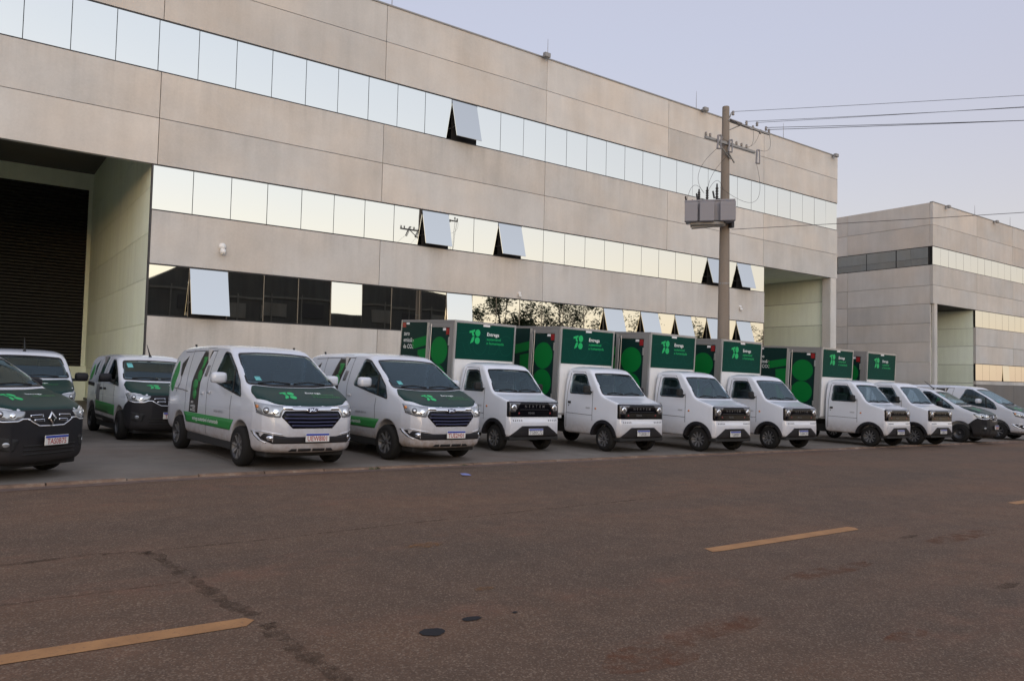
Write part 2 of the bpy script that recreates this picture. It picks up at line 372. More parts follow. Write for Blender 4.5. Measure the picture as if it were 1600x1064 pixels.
# kerb stones
kerb = struct(sheet('kerb', 'kerb_concrete', [(x, y-.02) for x, y in KERB] + [(x, y+.14) for x, y in KERB[::-1]], .004))
x = -18.0
while x < 62:
    L = 1.0; a, b = x+.005, x+L-.005; ya0, yb0 = kerb_y(a), kerb_y(b); h = .036 + random.uniform(-.010, .006); w = random.uniform(-.012, .012)
    m = MB(); q = [(a, ya0+w, 0), (b, yb0+w, 0), (b, yb0+.15, 0), (a, ya0+.15, 0)]
    base = [(px, py, -SL*(px-X0)-.04) for px, py, _ in q]
    top = [(px+(.005 if i in (0, 3) else -.005), py+(.022 if i < 2 else 0), -SL*(px-X0)+h) for i, (px, py, _) in enumerate(q)]
    m.add(base+top, [(4, 5, 6, 7), (0, 1, 5, 4), (1, 2, 6, 5), (2, 3, 7, 6), (3, 0, 4, 7)]); m.build('kerb_stone', 'kerb_concrete', kerb)
    x += L
# dust drift along the kerb
def ribbon(name, m, pts, widths, dz):
    mb = MB(); vs = []
    for i, (x, y) in enumerate(pts):
        a = Vector(pts[max(i-1, 0)]); b = Vector(pts[min(i+1, len(pts)-1)]); d = (b-a).normalized(); n = Vector((-d.y, d.x))
        w = widths[i] if isinstance(widths, list) else widths
        for sgn in (-1, 1): vs.append((x+n.x*w*sgn/2, y+n.y*w*sgn/2, -SL*(x-X0)+dz))
    mb.add(vs, [(2*i, 2*i+1, 2*i+3, 2*i+2) for i in range(len(pts)-1)])
    return mb.build(name, m)
pts = []; wd = []
x = -16.
while x < 60: 
    pts.append((x, kerb_y(x)-.13)); wd.append(.16 + .14*abs(math.sin(x*1.3)+.5*math.sin(x*3.7+1))); x += .35
o = ribbon('kerb_dust', 'red_dust', pts, wd, .004); o['kind'] = 'stuff'; o['label'] = 'reddish dust drifted along the kerb'
# centre line dashes
for i, xs0 in enumerate([-15.3, -8.2, -1.08, 6.07, 13.2, 20.3, 27.4]):
    sk = .025; q = [(xs0, 4.925), (xs0+.14, 4.91), (xs0+2.62, 4.905), (xs0+2.70, 5.0), (xs0+2.66, 5.075), (xs0+.05, 5.07)]
    o = sheet('centre_line_dash', 'road_paint', q, .004); struct(o)
# tar seams and spots
def seam(pts, w, dz=.005, nm='tar_seam'):
    pp = []
    for (a, b) in zip(pts, pts[1:]):
        n = 14
        for k in range(n):
            t_ = k/n; pp.append((a[0]+(b[0]-a[0])*t_+random.gauss(0, .006), a[1]+(b[1]-a[1])*t_+random.gauss(0, .006)))
    pp.append(pts[-1]); ws = [w*(.75+.35*math.sin(i*.9+w*50)*math.cos(i*.37)) for i in range(len(pp))]; ws[0] = ws[-1] = .01
    o = ribbon(nm, 'tar_soft', pp, ws, dz); struct(o)
    return o
def blob(nm, x, y, rx, ry, m='tar', dz=.006, par=None):
    mb = MB(); n = 18; q = [(x+rx*math.cos(2*math.pi*k/n)*(1+random.uniform(-.14, .14)), y+ry*math.sin(2*math.pi*k/n)*(1+random.uniform(-.14, .14))) for k in range(n)]
    mb.add([(a, b, -SL*(a-X0)+dz) for a, b in q], [tuple(range(n))]); return struct(mb.build(nm, m))
seam([(-4, 7.5), (.33, 7.3), (.92, 7.39), (1.35, 7.32)], .09)
seam([(1.35, 7.32), (2.36, 7.34), (4.2, 7.5), (9, 7.75)], .05)
seam([(1.36, 7.3), (1.44, 7.16), (1.52, 6.2), (1.56, 5.5), (1.66, 5.08)], .15)
seam([(1.67, 4.92), (1.65, 4.7), (1.69, 4.05), (1.75, 2.9)], .15)
seam([(-2, 6.0), (.3, 6.1), (1.5, 6.15)], .035)
blob('oil_spot', 2.494, 4.225, .085, .07); blob('oil_spot', 2.861, 4.329, .075, .04); blob('oil_spot', 3.2, 4.30, .022, .015)
blob('oil_spot', 7.38, 2.82, .22, .05, 'tar_soft'); blob('oil_spot', 8.81, 4.38, .2, .045, 'tar_soft')
blob('paint_spot', 3.70, 6.45, .22, .10, 'paint_smear'); blob('paint_spot', 3.35, 4.90, .09, .05, 'paint_smear')
for x, y, a_, b_ in ((4.2, 3.35, .5, .13), (5.2, 2.6, .25, .08), (6.4, 3.9, .7, .12), (9.5, 4.1, .9, .14), (3.4, 3.2, .4, .2), (7.3, 2.2, .7, .12)): blob('red_dirt_patch', x, y, a_, b_, 'dirt_smear', .0035)
m = MB(); m.add([(6.88, 10.80, .03), (7.06, 10.80, .012), (7.07, 10.90, .03), (6.90, 10.91, .045), (6.97, 10.85, .05)], [(0, 1, 4), (1, 2, 4), (2, 3, 4), (3, 0, 4), (0, 3, 2, 1)])
o = m.build('paper_scrap', 'litter_blue'); o.location.z = -SL*(7-X0)-.008; tag(o, 'small bluish paper scrap lying on the asphalt near the kerb', 'litter')
for i, (x, s_) in enumerate(((5.9, .10), (7.75, .06))):
    m = MB()
    for k in range(26):
        a = random.uniform(0, 6.28); l = random.uniform(.4, 1)*s_; bx, by = x+random.uniform(-.09, .09), kerb_y(x)+random.uniform(-.04, .02)
        m.add([(bx, by, 0), (bx+.012, by, 0), (bx+math.cos(a)*l*.7, by+math.sin(a)*l*.7, l*.7)], [(0, 1, 2)])
    o = m.build('weed_tuft', 'weed'); o.location.z = -SL*(x-X0)
    tag(o, ['green weed tuft at the kerb in front of the gap between the two passenger vans', 'tiny weed sprout at the kerb in front of the second passenger van'][i], 'weed', 'weeds at the kerb')

# ------------------------------------------------------------------ buildings
YF = 26.7
PW = 1.2465
def panel(parent, x0, x1, z0, z1, yf, m='precast', th=.20, g=.011):
    MB().box(x0+g, x1-g, yf+random.uniform(-.004, .004), yf+th, z0+g, z1-g).build('concrete_panel', m, parent)
pane_mesh = {}
def pane(parent, x0, w, z0, z1, yf, ang=0.):
    h = z1-z0-.07; key = (round(w, 3), round(h, 3))
    if key not in pane_mesh:
        pane_mesh[key] = MB().box(0, w-.022, -.012, .012, -h, 0).mesh('window_pane', 'mirror_glass')
    o = link(bpy.data.objects.new('window_pane', pane_mesh[key]), parent); o.location = (x0+.011, yf+.045, z1-.035)
    o.rotation_euler = (R(ang) + random.uniform(-.0025, .0025), 0, random.uniform(-.0025, .0025)); return o
def band(parent, x0, n, z0, z1, yf, opened={}, pw=PW, mull=False):
    x1 = x0+n*pw
    MB().box(x0, x1, yf+.10, yf+.16, z0, z1).build('window_backing', 'interior_dark', parent)
    MB().box(x0, x1, yf+.012, yf+.10, z1-.030, z1-.001).build('window_frame', 'window_frame_dark', parent)
    MB().box(x0, x1, yf+.004, yf+.10, z0+.001, z0+.030).build('window_sill', 'window_frame_dark', parent)
    for k in range(n+1 if mull else 0): MB().box(x0+k*pw-.010, x0+k*pw+.010, yf+.018, yf+.07, z0+.03, z1-.03).build('window_mullion', 'mullion_bronze', parent)
    for k in range(n):
        a = opened.get(k, 0)
        pane(parent, x0+k*pw, pw, z0, z1, yf, -a)
        if a > 6:
            h = z1-z0-.07
            for sx in (.03, pw-.04):
                q0 = (x0+k*pw+sx, yf+.09, z1-.035-h*.72); q1 = (x0+k*pw+sx, yf+.05-math.sin(R(a))*h*.72, z1-.035-h*.72*math.cos(R(a)))
                MB().tube([q0, q1], .012, 5).build('window_stay', 'window_frame_dark', parent)
# --- main building
Z = dict(roof=1.65+.5397*YF, j1=1.65+.4850*YF, tt=1.65+.4275*YF, tb=1.65+.3621*YF, j2=1.65+.3045*YF, mt=1.65+.2472*YF, mb=1.65+.1911*YF, lt=1.65+.1256*YF, lb=1.65+.0622*YF)
XJ = [4.92+8.04*k for k in range(-2, 5)] + [44.72]
b1 = empty('office_warehouse', (20, YF, 0)); tag(b1, 'long concrete panel building with three mirrored window bands behind the parked fleet', 'building')
b1.location = (0, 0, 0)
for za, zb in (('j1', 'roof'), ('tt', 'j1'), ('j2', 'tb'), ('mt', 'j2')):
    for a, b in zip(XJ, XJ[1:]): panel(b1, a, b, Z[za], Z[zb], YF, 'precast_stained' if zb == 'tb' else 'precast')
XL = [4.81] + [4.92+8.04*k for k in range(1, 4)] + [37.22]
for a, b in zip(XL, XL[1:]):
    panel(b1, a, b, Z['lt'], Z['mb'], YF, 'precast_stained'); panel(b1, a, b, -1.2, Z['lb'], YF, 'precast_stained')
band(b1, 4.81-13*PW, 45, Z['tb'], Z['tt'], YF, {22: 16})
band(b1, 4.81, 26, Z['mb'], Z['mt'], YF, {8: 15, 11: 16, 22: 17, 24: 16})
band(b1, 4.81, 26, Z['lb'], Z['lt'], YF, {1: 17, 5: 2.2, 9: 5, 16: 16, 18: 16, 20: 16, 22: 16, 24: 16}, PW, True)
MB().box(-11.2, 44.70, YF+.2, 62, 10.9, Z['roof']-.03).build('upper_core', 'joint_dark', b1)
MB().box(4.98, 37.20, YF+.2, 61.9, -1.2, 10.9).build('lower_core', 'joint_dark', b1)
MB().box(37.20, 44.60, YF+.2, 61.9, Z['mt']+.02, 10.9).build('portal_core', 'joint_dark', b1)
MB().box(-11.25, 44.74, YF-.03, YF+.25, Z['roof']-.012, Z['roof']+.05).build('parapet_cap', 'aluminium_dull', b1)
MB().box(4.76, 4.815, YF+.004, YF+.10, -1, Z['mt']-.02).build('corner_trim', 'window_frame_dark', b1)
# left dock recess
zz = [-.2, 1.55, 3.05, 4.55, 6.05, 7.55, 9.05, 10.9]
for z0, z1 in zip(zz, zz[1:]): MB().box(4.80, 4.96, YF+.2, 41.2, z0+.006, z1-.006).build('side_wall_panel', 'cream_paint', b1)
MB().box(-4.2, 4.80, 41.0, 41.3, 10.0, 10.9).build('door_header', 'cream_paint', b1)
MB().box(-4.2, 4.80, 40.6, 41.3, -.3, 1.60).build('dock_wall', 'cream_paint', b1)
MB().box(-4.3, 4.80, YF+.2, 41.3, 10.78, 10.88).build('recess_ceiling', 'plinth_grey', b1)
MB().box(-4.4, -4.2, YF+.2, 41.3, -.2, 10.78).build('side_wall_panel', 'cream_paint', b1)
m = MB(); n = 56; zs = np.linspace(1.61, 10.0, n+1)
for k in range(n):
    za, zb = zs[k], zs[k+1]; h = zb-za
    m.add([(-4.2, 41.06, za), (4.62, 41.06, za), (4.62, 41.0, za+.25*h), (-4.2, 41.0, za+.25*h), (4.62, 41.0, za+.75*h), (-4.2, 41.0, za+.75*h), (4.62, 41.06, zb), (-4.2, 41.06, zb)],
          [(0, 1, 2, 3), (3, 2, 4, 5), (5, 4, 6, 7)])
sh = m.build('rolling_shutter', 'shutter_metal', b1)
MB().box(4.62, 4.79, 40.96, 41.2, 1.61, 10.0).build('shutter_guide', 'cream_paint', b1)
m = MB(); m.box(4.74, 4.799, 27.6, 40.5, .05, .16); m.build('wall_kick_rail', 'plinth_grey', b1)
# right portal
zz = [-1.2, .9, 2.37, 3.84, 5.31, 6.78, Z['mt']]
for z0, z1 in zip(zz, zz[1:]): MB().box(44.2, 44.5, 27.32, 40, z0+.012, z1-.012).build('side_wall_panel', 'cream_paint', b1)
MB().box(44.235, 44.5, 27.32, 40, -1.2, Z['mt']-.01).build('wall_backing', 'joint_dark', b1)
MB().box(37.22, 44.2, 39.8, 40, -1.2, Z['mt']-.01).build('side_wall_panel', 'cream_paint', b1)
MB().box(37.215, 44.6, YF+.2, 40, Z['mt'], Z['mt']+.02).build('portal_soffit', 'cream_paint', b1)
MB().box(44.0, 44.64, YF+.01, 27.3, -1.5, Z['mt']+.005, .02).build('portal_pillar', 'precast', b1)
zz = [-1.5, .4, 1.9, 3.4, 4.9, 6.6, Z['mt'], Z['j2'], Z['tb'], Z['tt'], Z['j1'], Z['roof']-.03]
for z0, z1 in zip(zz, zz[1:]):
    for y0, y1 in zip((26.92, 34.5, 42.5, 50.5), (34.5, 42.5, 50.5, 58.5)): MB().box(44.70 if z0 > 8 else 44.52, 44.76 if z0 > 8 else 44.72, y0+.012, y1-.012, z0+.012, z1-.012).build('concrete_panel', 'precast', b1)
# --- neighbour building
b2 = empty('neighbour_warehouse'); tag(b2, 'second concrete panel building further right with a grey shaded side wall', 'building')
Q = dict(roof=15.1, j1=13.44, tt=11.86, tb=10.48, j2=9.0, mt=7.64, mb=6.27, m2=4.86, lt=3.44, lb=2.09)
XB = [57.27, 64.45, 71.15] + [71.15+6.9*k for k in range(1, 5)]
for za, zb in (('j1', 'roof'), ('tt', 'j1'), ('j2', 'tb'), ('mt', 'j2')):
    for a, b in zip(XB, XB[1:]): panel(b2, a, b, Q[za], Q[zb], YF, 'precast_far')
XC = [64.2] + XB[2:]
for a, b in zip(XC, XC[1:]):
    panel(b2, a, b, Q['m2'], Q['mb'], YF, 'precast_far'); panel(b2, a, b, Q['lt'], Q['m2'], YF, 'precast_far'); panel(b2, a, b, 1.79, Q['lb'], YF, 'precast_far')
    panel(b2, a, b, -2.5, 1.79, YF-.02, 'plinth_grey')
PB = 1.23
band(b2, 57.30, 34, Q['tb'], Q['tt'], YF, {}, PB); band(b2, 64.2, 28, Q['mb'], Q['mt'], YF, {}, PB); band(b2, 64.2, 28, Q['lb'], Q['lt'], YF, {4: 3}, PB)
# its shaded side
zs_ = [Q['roof'], Q['j1'], Q['tt']]; YS = [YF+.21, 33.3, 40.5, 48]
def spanel(z0, z1):
    for a, b in zip(YS, YS[1:]): MB().box(57.27+random.uniform(-.004, .004), 57.47, a+.011, b-.011, z0+.011, z1-.011).build('concrete_panel', 'precast_far', b2)
spanel(Q['j1'], Q['roof']); spanel(Q['tt'], Q['j1'])
zl = [Q['tb'], 8.98, 7.63, 6.2, 4.8, 3.35, 1.9, .4, -1.2, -2.6]
for z1, z0 in zip(zl, zl[1:]): spanel(z0, z1)
MB().box(57.33, 57.36, YF+.2, 48, Q['tb'], Q['tt']).build('window_backing', 'interior_dark', b2)
pm = MB().box(57.29, 57.31, 0, PB-.022, Q['tb']+.04, Q['tt']-.04).mesh('window_pane', 'mirror_glass')
for k in range(17):
    o = link(bpy.data.objects.new('window_pane', pm), b2); o.location = (0, YF+.24+k*PB, 0); o.rotation_euler = (0, 0, random.uniform(-.003, .003))
MB().box(57.47, 98.7, YF+.2, 48, Q['mt']+.02, Q['roof']-.03).build('upper_core', 'joint_dark', b2)
MB().box(64.35, 98.7, YF+.2, 48, -2.6, Q['mt']+.02).build('lower_core', 'joint_dark', b2)
zz = [-2.6, -1.0, .4, 1.9, 3.35, 4.8, 6.2, Q['mt']]
for z0, z1 in zip(zz, zz[1:]): 
    MB().box(64.2, 64.34, YF+.21, 40, z0+.012, z1-.012).build('side_wall_panel', 'cream_paint', b2)
MB().box(57.47, 64.2, 39.9, 40.2, -2.6, Q['mt']).build('side_wall_panel', 'precast_far', b2)
MB().box(57.5, 57.95, YF+.012, YF+.2, -2.6, Q['mt']+.005).build('portal_pillar', 'precast', b2)
MB().box(57.24, 98.8, YF-.03, YF+.2, Q['roof']-.012, Q['roof']+.05).build('parapet_cap', 'aluminium_dull', b2)
# --- fittings on the buildings
def flood(x, z, label, yf=YF):
    e = empty('floodlight', (x, yf-.02, z)); tag(e, label, 'floodlight', 'roof edge floodlights')
    MB().box(-.16, .16, -.34, -.16, -.10, .10, .02).build('lamp_head', 'aluminium_dull', e)
    MB().box(-.04, .04, -.20, .02, .02, .07).build('bracket', 'galvanised', e)
for x, z, l in ((20.75, Z['roof']+.02, 'small floodlight on the roof edge above the middle of the main building'), (31.6, Z['roof']+.02, 'small floodlight on the roof edge just left of the utility pole'), (44.1, Z['roof']-.08, 'small floodlight at the right end of the main roof edge'),
                (59.2, 15.0, 'small floodlight near the left corner of the neighbour building roof'), (67.5, 15.02, 'small floodlight further right along the neighbour building roof')): flood(x, z, l)
def rod(x, z, h, label):
    o = MB().tube([(0, 0, 0), (0, 0, h)], [.018, .008], 6).build('lightning_rod', 'aluminium_dull'); o.location = (x, YF+.12, z); tag(o, label, 'lightning rod', 'roof lightning rods')
rod(21.1, Z['roof']+.05, .95, 'thin lightning rod on the roof above the middle of the main building'); rod(31.3, Z['roof']+.05, 1.0, 'thin lightning rod on the roof left of the utility pole'); rod(13.2, Z['roof']+.05, .95, 'thin lightning rod on the roof at the top edge of the picture')
rod(39.1, Z['roof']+.05, .95, 'thin lightning rod on the roof right of the utility pole'); rod(64.4, 15.15, .8, 'thin lightning rod on the neighbour building roof'); rod(71.0, 15.15, .8, 'thin lightning rod further right on the neighbour building roof')
def wall_cam(x, z, label, s_=1.):
    e = empty('security_camera', (x, YF, z)); tag(e, label, 'camera', 'wall cameras')
    MB().lathe([(0, -.05*s_), (.085*s_, -.05*s_), (.09*s_, .02*s_), (.085*s_, .08*s_), (0, .08*s_)], 'y', (0, -.02, .08*s_), 14).build('mount', 'lamp_white', e)
    MB().lathe([(0, -.10*s_), (.05*s_, -.085*s_), (.075*s_, -.03*s_), (.07*s_, .05*s_), (0, .07*s_)], 'z', (0, -.10*s_, -.05*s_), 14).build('dome', 'lamp_white', e)
wall_cam(7.06, 5.70, 'white dome camera on the wall panel above the lower left windows', 1.3)
wall_cam(19.7, 5.18, 'small dome camera on the wall panel above the first truck box', .8)
wall_cam(35.0, 5.68, 'small dome camera on the wall panel right of the utility pole', 1.0)

# ------------------------------------------------------------------ utility pole
def arc(a, b, sag, n=12, side=(0, 0, 0)):
    a, b = Vector(a), Vector(b); out = []
    for i in range(n+1):
        t_ = i/n; q = a.lerp(b, t_); k = 4*t_*(1-t_); q.z -= sag*k; q += Vector(side)*k; out.append(q)
    return out
PX, PY = 22.66, 18.0
PS = .9056      # the assembly is laid out at 18 m depth and set nearer by this factor
def cs(q): return (q[0]*PS, q[1]*PS, EYE+(q[2]-EYE)*PS)
pz = gz(PX, PY)
pole = empty('utility_pole', cs((PX, PY, pz))); pole.scale = (PS,)*3; tag(pole, 'round concrete utility pole with crossarm and fuses behind the trucks', 'utility pole')
def pp(name, mb, m): return mb.build(name, m, pole)
pp('shaft', MB().lathe([(.262, -.6), (.13, 12.05), (.12, 12.08), (0, 12.08)], 'z', n=24), 'pole_concrete')
ph = lambda z: z-pz
m = MB(); m.box(-1.34, 1.55, -.19, -.11, ph(10.34), ph(10.43), .008); pp('crossarm', m, 'galvanised')
m = MB(); m.tube([(-.62, -.15, ph(10.33)), (0.05, -.20, ph(9.82))], .025, 6); m.tube([(-.10, -.20, ph(10.05)), (.24, -.22, ph(9.72))], .03, 6); pp('arm_brace', m, 'galvanised')
for x, s_ in ((-1.28, 1), (-1.05, 1), (-.40, 1), (.45, 1), (.75, 1), (1.05, 1)):
    pp('insulator', MB().lathe([(.02, -.06), (.055, -.04), (.03, -.01), (.055, .01), (.03, .04), (.05, .06), (.015, .09), (0, .09)], 'z', (x, -.145, ph(10.50)), 10), 'porcelain_grey')
def fuse(x, top, bot):
    m = MB(); a, b = Vector((x, -.20, ph(top))), Vector((x-.20, -.32, ph(bot)))
    m.tube([a, b], .035, 8); m.tube([a+Vector((.10, -.04, .02)), b+Vector((.12, -.06, .0))], .022, 8); m.tube([a, a+Vector((.10, -.04, .02))], .03, 6); m.tube([b, b+Vector((.12, -.06, 0))], .03, 6)
    pp('fuse_cutout', m, 'porcelain_grey')
fuse(-.66, 10.57, 10.02); fuse(1.62, 10.46, 9.90); fuse(-.02, 10.52, 10.02)
m = MB(); m.box(-.05, 2.62, -.06, .02, ph(11.30), ph(11.38), .006); m.tube([(-.02, -.14, ph(11.26)), (.16, -.14, ph(11.62))], .025, 6); m.tube([(.1, -.05, ph(10.95)), (.85, -.03, ph(11.32))], .022, 6); pp('top_arm', m, 'galvanised')
WP = [(.40, 11.72), (1.2, 11.52), (1.85, 11.62), (2.42, 11.56), (2.6, 11.50), (1.6, 11.42), (2.05, 11.36)]
for x, z in WP: pp('insulator', MB().lathe([(.02, -.10), (.06, -.07), (.03, -.03), (.06, 0), (.03, .03), (.05, .06), (0, .08)], 'z', (x, -.02, ph(z)-.03), 10), 'porcelain_grey')
for x0, x1, z in ((.15, .75, 11.36), (.5, 1.2, 11.30), (.9, 1.4, 11.27)):
    pp('strain_insulator', MB().tube([(x0, -.10, ph(z)), (x1, -.14, ph(z-.03))], .035, 8), 'porcelain_grey')
m = MB(); m.lathe([(.19, -.04), (.20, -.04), (.20, .04), (.19, .04)], 'z', (0, 0, ph(5.2)), 18); pp('clamp_band', m, 'galvanised')
m = MB(); m.box(-.05, .10, -.36, -.20, ph(7.25), ph(7.5), .01); pp('clamp_box', m, 'wire_black')
# transformer (its own thing, hung on the pole)
tax = math.atan2(-.76, .65)
tf = empty('transformer', cs((21.96, 18.13, 7.30)), tax); tf.scale = (PS*.91, PS, PS*1.18); tag(tf, 'grey finned pole transformer with bushings hung on the utility pole', 'transformer')
MB().box(-.93, .93, -.30, .30, .10, .70, .02).build('tank', 'transformer_grey', tf)
MB().box(-.98, .98, -.33, .33, .70, .75, .01).build('lid', 'transformer_grey', tf)
for x0, x1 in ((-.97, -.47), (-.39, .17), (.40, .99)):
    m = MB(); m.box(x0, x1, -.52, -.30, .06, .66, .02)
    for k in range(1, 5): zq = .06+.12*k; m.box(x0+.015, x1-.015, -.524, -.518, zq-.004, zq+.004)
    m.build('radiator', 'transformer_grey', tf)
m = MB(); m.box(-.75, .55, -.30, .26, -.02, .08, .02); m.tube([(-.70, -.10, -.06), (.62, -.10, .02)], .07, 10); m.build('cradle', 'galvanised', tf)
for x, h in ((-.42, .40), (-.10, .46), (.28, .55)):
    m = MB(); z = .75
    prof = [(.03, 0)]
    for k in range(5): prof += [(.065, h*(.1+.16*k)), (.035, h*(.16+.16*k))]
    prof += [(.03, h), (0, h)]
    m.lathe(prof, 'z', (x, 0, z), 10); m.build('bushing', 'wire_black', tf)
for x, dz in ((-.95, .28), (.12, .42), (-.52, .36)):
    m = MB(); m.tube([(x, -.12, .74+dz-.12), (x+.05, -.20, .74+dz-.34)], .035, 8); m.tube([(x+.05, -.20, .74+dz-.34), (x+.28, -.1, .80)], .015, 6); m.build('surge_arrester', 'wire_black', tf)
# wires
def wire(name, pts, r, label, group):
    o = MB().tube([cs(q) for q in pts], r, 5).build(name, 'wire_black'); tag(o, label, 'wire', group); return o
ends = [((PX+.40, PY, 11.74), (39.0, -4, 11.25)), ((PX+1.25, PY, 11.55), (38.6, -4, 10.72)), ((PX+1.9, PY, 11.65), (38.4, -4, 10.86)), ((PX+2.45, PY, 11.57), (37.9, -4, 9.74)), ((PX+2.6, PY, 11.52), (37.7, -4, 9.86))]
lb = ['topmost single wire leaving the utility pole to the right', 'second wire from the top leaving the utility pole to the right', 'third wire leaving the top arm of the utility pole', 'fourth wire leaving the end of the top arm', 'lowest wire leaving the end of the top arm']
for i, (a, b) in enumerate(ends): wire('power_line', arc(a, b, .10), .0075 if i < 3 else .010, lb[i], 'power lines to the right of the pole')
wire('service_cable', arc((PX+.15, PY-.2, 7.22), (39.4, -4, 8.30), .12), .009, 'low cable running from below the transformer to the right', 'power lines to the right of the pole')
jl = [((PX-.86, PY-.32, 10.02), (21.64, 18.13, 8.45), (-.75, -.1, -.2), 'loop of wire from the left fuse down to the transformer'), ((PX+1.42, PY-.32, 9.92), (22.18, 17.85, 8.7), (.62, -.3, -.95), 'loop of wire from the right fuse sagging to the transformer'),
      ((PX-.1, PY-.3, 10.0), (21.88, 18.15, 8.5), (-.35, 0, -.1), 'loop of wire from the middle fuse to the transformer'), ((21.34, 18.7, 8.10), (21.64, 18.13, 8.45), (-.1, 0, .45), 'short arched wire above the left end of the transformer'),
      ((PX+1.6, PY, 11.40), (PX+.2, PY-.1, 10.50), (.5, 0, -.35), 'jumper wire from the top arm to the crossarm'), ((PX+2.6, PY, 11.45), (PX+1.62, PY-.2, 10.50), (.42, 0, -.25), 'long jumper wire from the arm end to the right fuse'),
      ((PX+2.05, PY, 11.32), (PX-.6, PY-.18, 10.58), (.4, 0, -.45), 'jumper wire sagging behind the pole to the left fuse'), ((21.88, 18.15, 8.55), (22.3, 17.8, 8.6), (-.05, -.1, .35), 'short arched wire between the transformer bushings')]
for a, b, sd_, l in jl: wire('jumper_wire', arc(a, b, 0, 14, sd_), .0055, l, 'jumper wires on the utility pole')

# ------------------------------------------------------------------ far side of the street (seen in the windows)
sh = empty('dark_shed', (14, -22, 0)); tag(sh, 'dark industrial shed across the street mirrored in the lower windows', 'building')
m = MB(); m.prism([(-.4, -.6), (33, -.6), (33, 10.6), (24, 11.5), (6, 11.5), (2.2, 11.0), (-.4, 9.4)], -14, 0, 'y'); m.build('wall', 'shed_dark', sh)
for k in range(10):
    MB().box(1.5+k*3.1, 1.62+k*3.1, 0, .12, -.6, 9.2).build('wall_rib', 'shed_rib', sh)
for k in range(8): MB().box(2.2+k*3.9, 4.6+k*3.9, .02, .08, 6.9, 8.3).build('wall_panel', 'shed_rib' if k % 3 else 'joint_dark', sh)
MB().box(-.3, 32.9, .01, .10, 8.75, 8.95).build('wall_girt', 'shed_rib', sh)
MB().box(2.95, 3.5, .01, .06, 9.35, 9.5).build('mirrored_lamp_bar', 'lamp_white', sh)  # unlit pale bar added so the glazing mirrors it as a lamp streak
sh2 = empty('open_shed', (48, -24, 0)); tag(sh2, 'low open shed across the street mirrored beside the shutters', 'building')
for k in range(7): MB().box(k*5, k*5+.5, -.3, .2, -1.5, 6.2).build('column', 'shed_dark', sh2)
MB().box(-.5, 31, -10, .6, 6.2, 7.1).build('roof', 'shed_dark', sh2); MB().box(0, 30.5, -10, -9.8, -1.5, 4.4).build('back_wall', 'shed_dark', sh2)
def tree(x, y, h, cr, n, label, seed):
    rg = random.Random(seed); e = empty('street_tree', (x, y, -SL*(x-X0)-.3)); tag(e, label, 'tree', 'trees across the street')
    m = MB(); m.tube([(0, 0, 0), (.1, .05, h*.25), (0, 0, h*.5)], [.22, .17, .12], 9); tips = []
    for k in range(9):
        a = rg.uniform(0, 6.28); r_ = cr*rg.uniform(.45, .95); z0 = h*rg.uniform(.25, .5); q = Vector((math.cos(a)*r_, math.sin(a)*r_, h*rg.uniform(.55, .98)))
        mid = Vector((q.x*.45, q.y*.45, (z0+q.z)/2+.2)); m.tube([(0, 0, z0), mid, q], [.10, .06, .02], 6); tips += [mid, q]
        for j in range(3):
            q2 = mid.lerp(q, rg.uniform(.2, 1)) + Vector((rg.uniform(-1, 1), rg.uniform(-1, 1), rg.uniform(0, .8))); m.tube([mid.lerp(q, .4), q2], [.035, .012], 5); tips.append(q2)
    m.build('trunk', 'bark', e)
    vs = []; fs = []
    for k in range(n):
        c = rg.choice(tips) + Vector((rg.gauss(0, .55), rg.gauss(0, .55), rg.gauss(0, .42))); s_ = rg.uniform(.10, .22)
        d1 = Vector((rg.gauss(0, 1), rg.gauss(0, 1), rg.gauss(0, .6))).normalized(); d2 = d1.cross(Vector((rg.gauss(0, 1), rg.gauss(0, 1), rg.gauss(0, 1)))).normalized()
        b = len(vs); vs += [c-d1*s_, c+d2*s_*.5, c+d1*s_, c-d2*s_*.5]; fs.append((b, b+1, b+2, b+3))
    m = MB(); m.add(vs, fs); m.build('crown', 'foliage', e)
tl = ['bare-limbed street tree mirrored in the windows above the second truck', 'leafy street tree mirrored in the windows above the third truck', 'thin street tree mirrored in the lower windows near the pole', 'bushy street tree mirrored in the lower right windows', 'tall street tree mirrored beside the neighbour building windows']
for i, (x, y, h, cr, n) in enumerate(((50, -17, 13.5, 5.0, 5200), (60, -19, 13.0, 5.0, 3200), (70.5, -18, 12.5, 4.6, 2600), (86, -19, 11.5, 3.6, 2600), (101, -20, 11.5, 3.4, 2400))): tree(x, y, h, cr, n, tl[i], 40+i)
vs = []; fs = []; rg = random.Random(3)
for k in range(26000):
    x = rg.uniform(-120, 260); y = rg.gauss(-62, 3); hmax = 5.2+1.8*math.sin(x*.11)+1.3*math.sin(x*.31+1)+.8*math.sin(x*.9); z = hmax*math.sqrt(rg.random()) - .02*max(x, 0) - .3; s_ = rg.uniform(.35, .7)
    d1 = Vector((rg.gauss(0, 1), rg.gauss(0, .5), rg.gauss(0, .8))).normalized(); d2 = d1.cross(Vector((rg.gauss(0, .4), 1, rg.gauss(0, .4)))).normalized(); c = Vector((x, y, z)); b = len(vs)
    vs += [c-d1*s_, c+d2*s_*.6, c+d1*s_, c-d2*s_*.6]; fs.append((b, b+1, b+2, b+3))
o = MB().add(vs, fs).build('far_treeline', 'foliage'); o['kind'] = 'stuff'; o['label'] = 'distant dark tree line across the street'
op = empty('far_pole', (35.4, -3.62, -.45)); tag(op, 'concrete pole across the street carrying the ends of the power lines', 'utility pole')
MB().lathe([(.22, 0), (.13, 12.2), (0, 12.2)], 'z', n=16).build('shaft', 'pole_concrete', op); MB().box(-1.6, .4, -.08, .08, 11.0, 11.12).build('crossarm', 'galvanised', op)

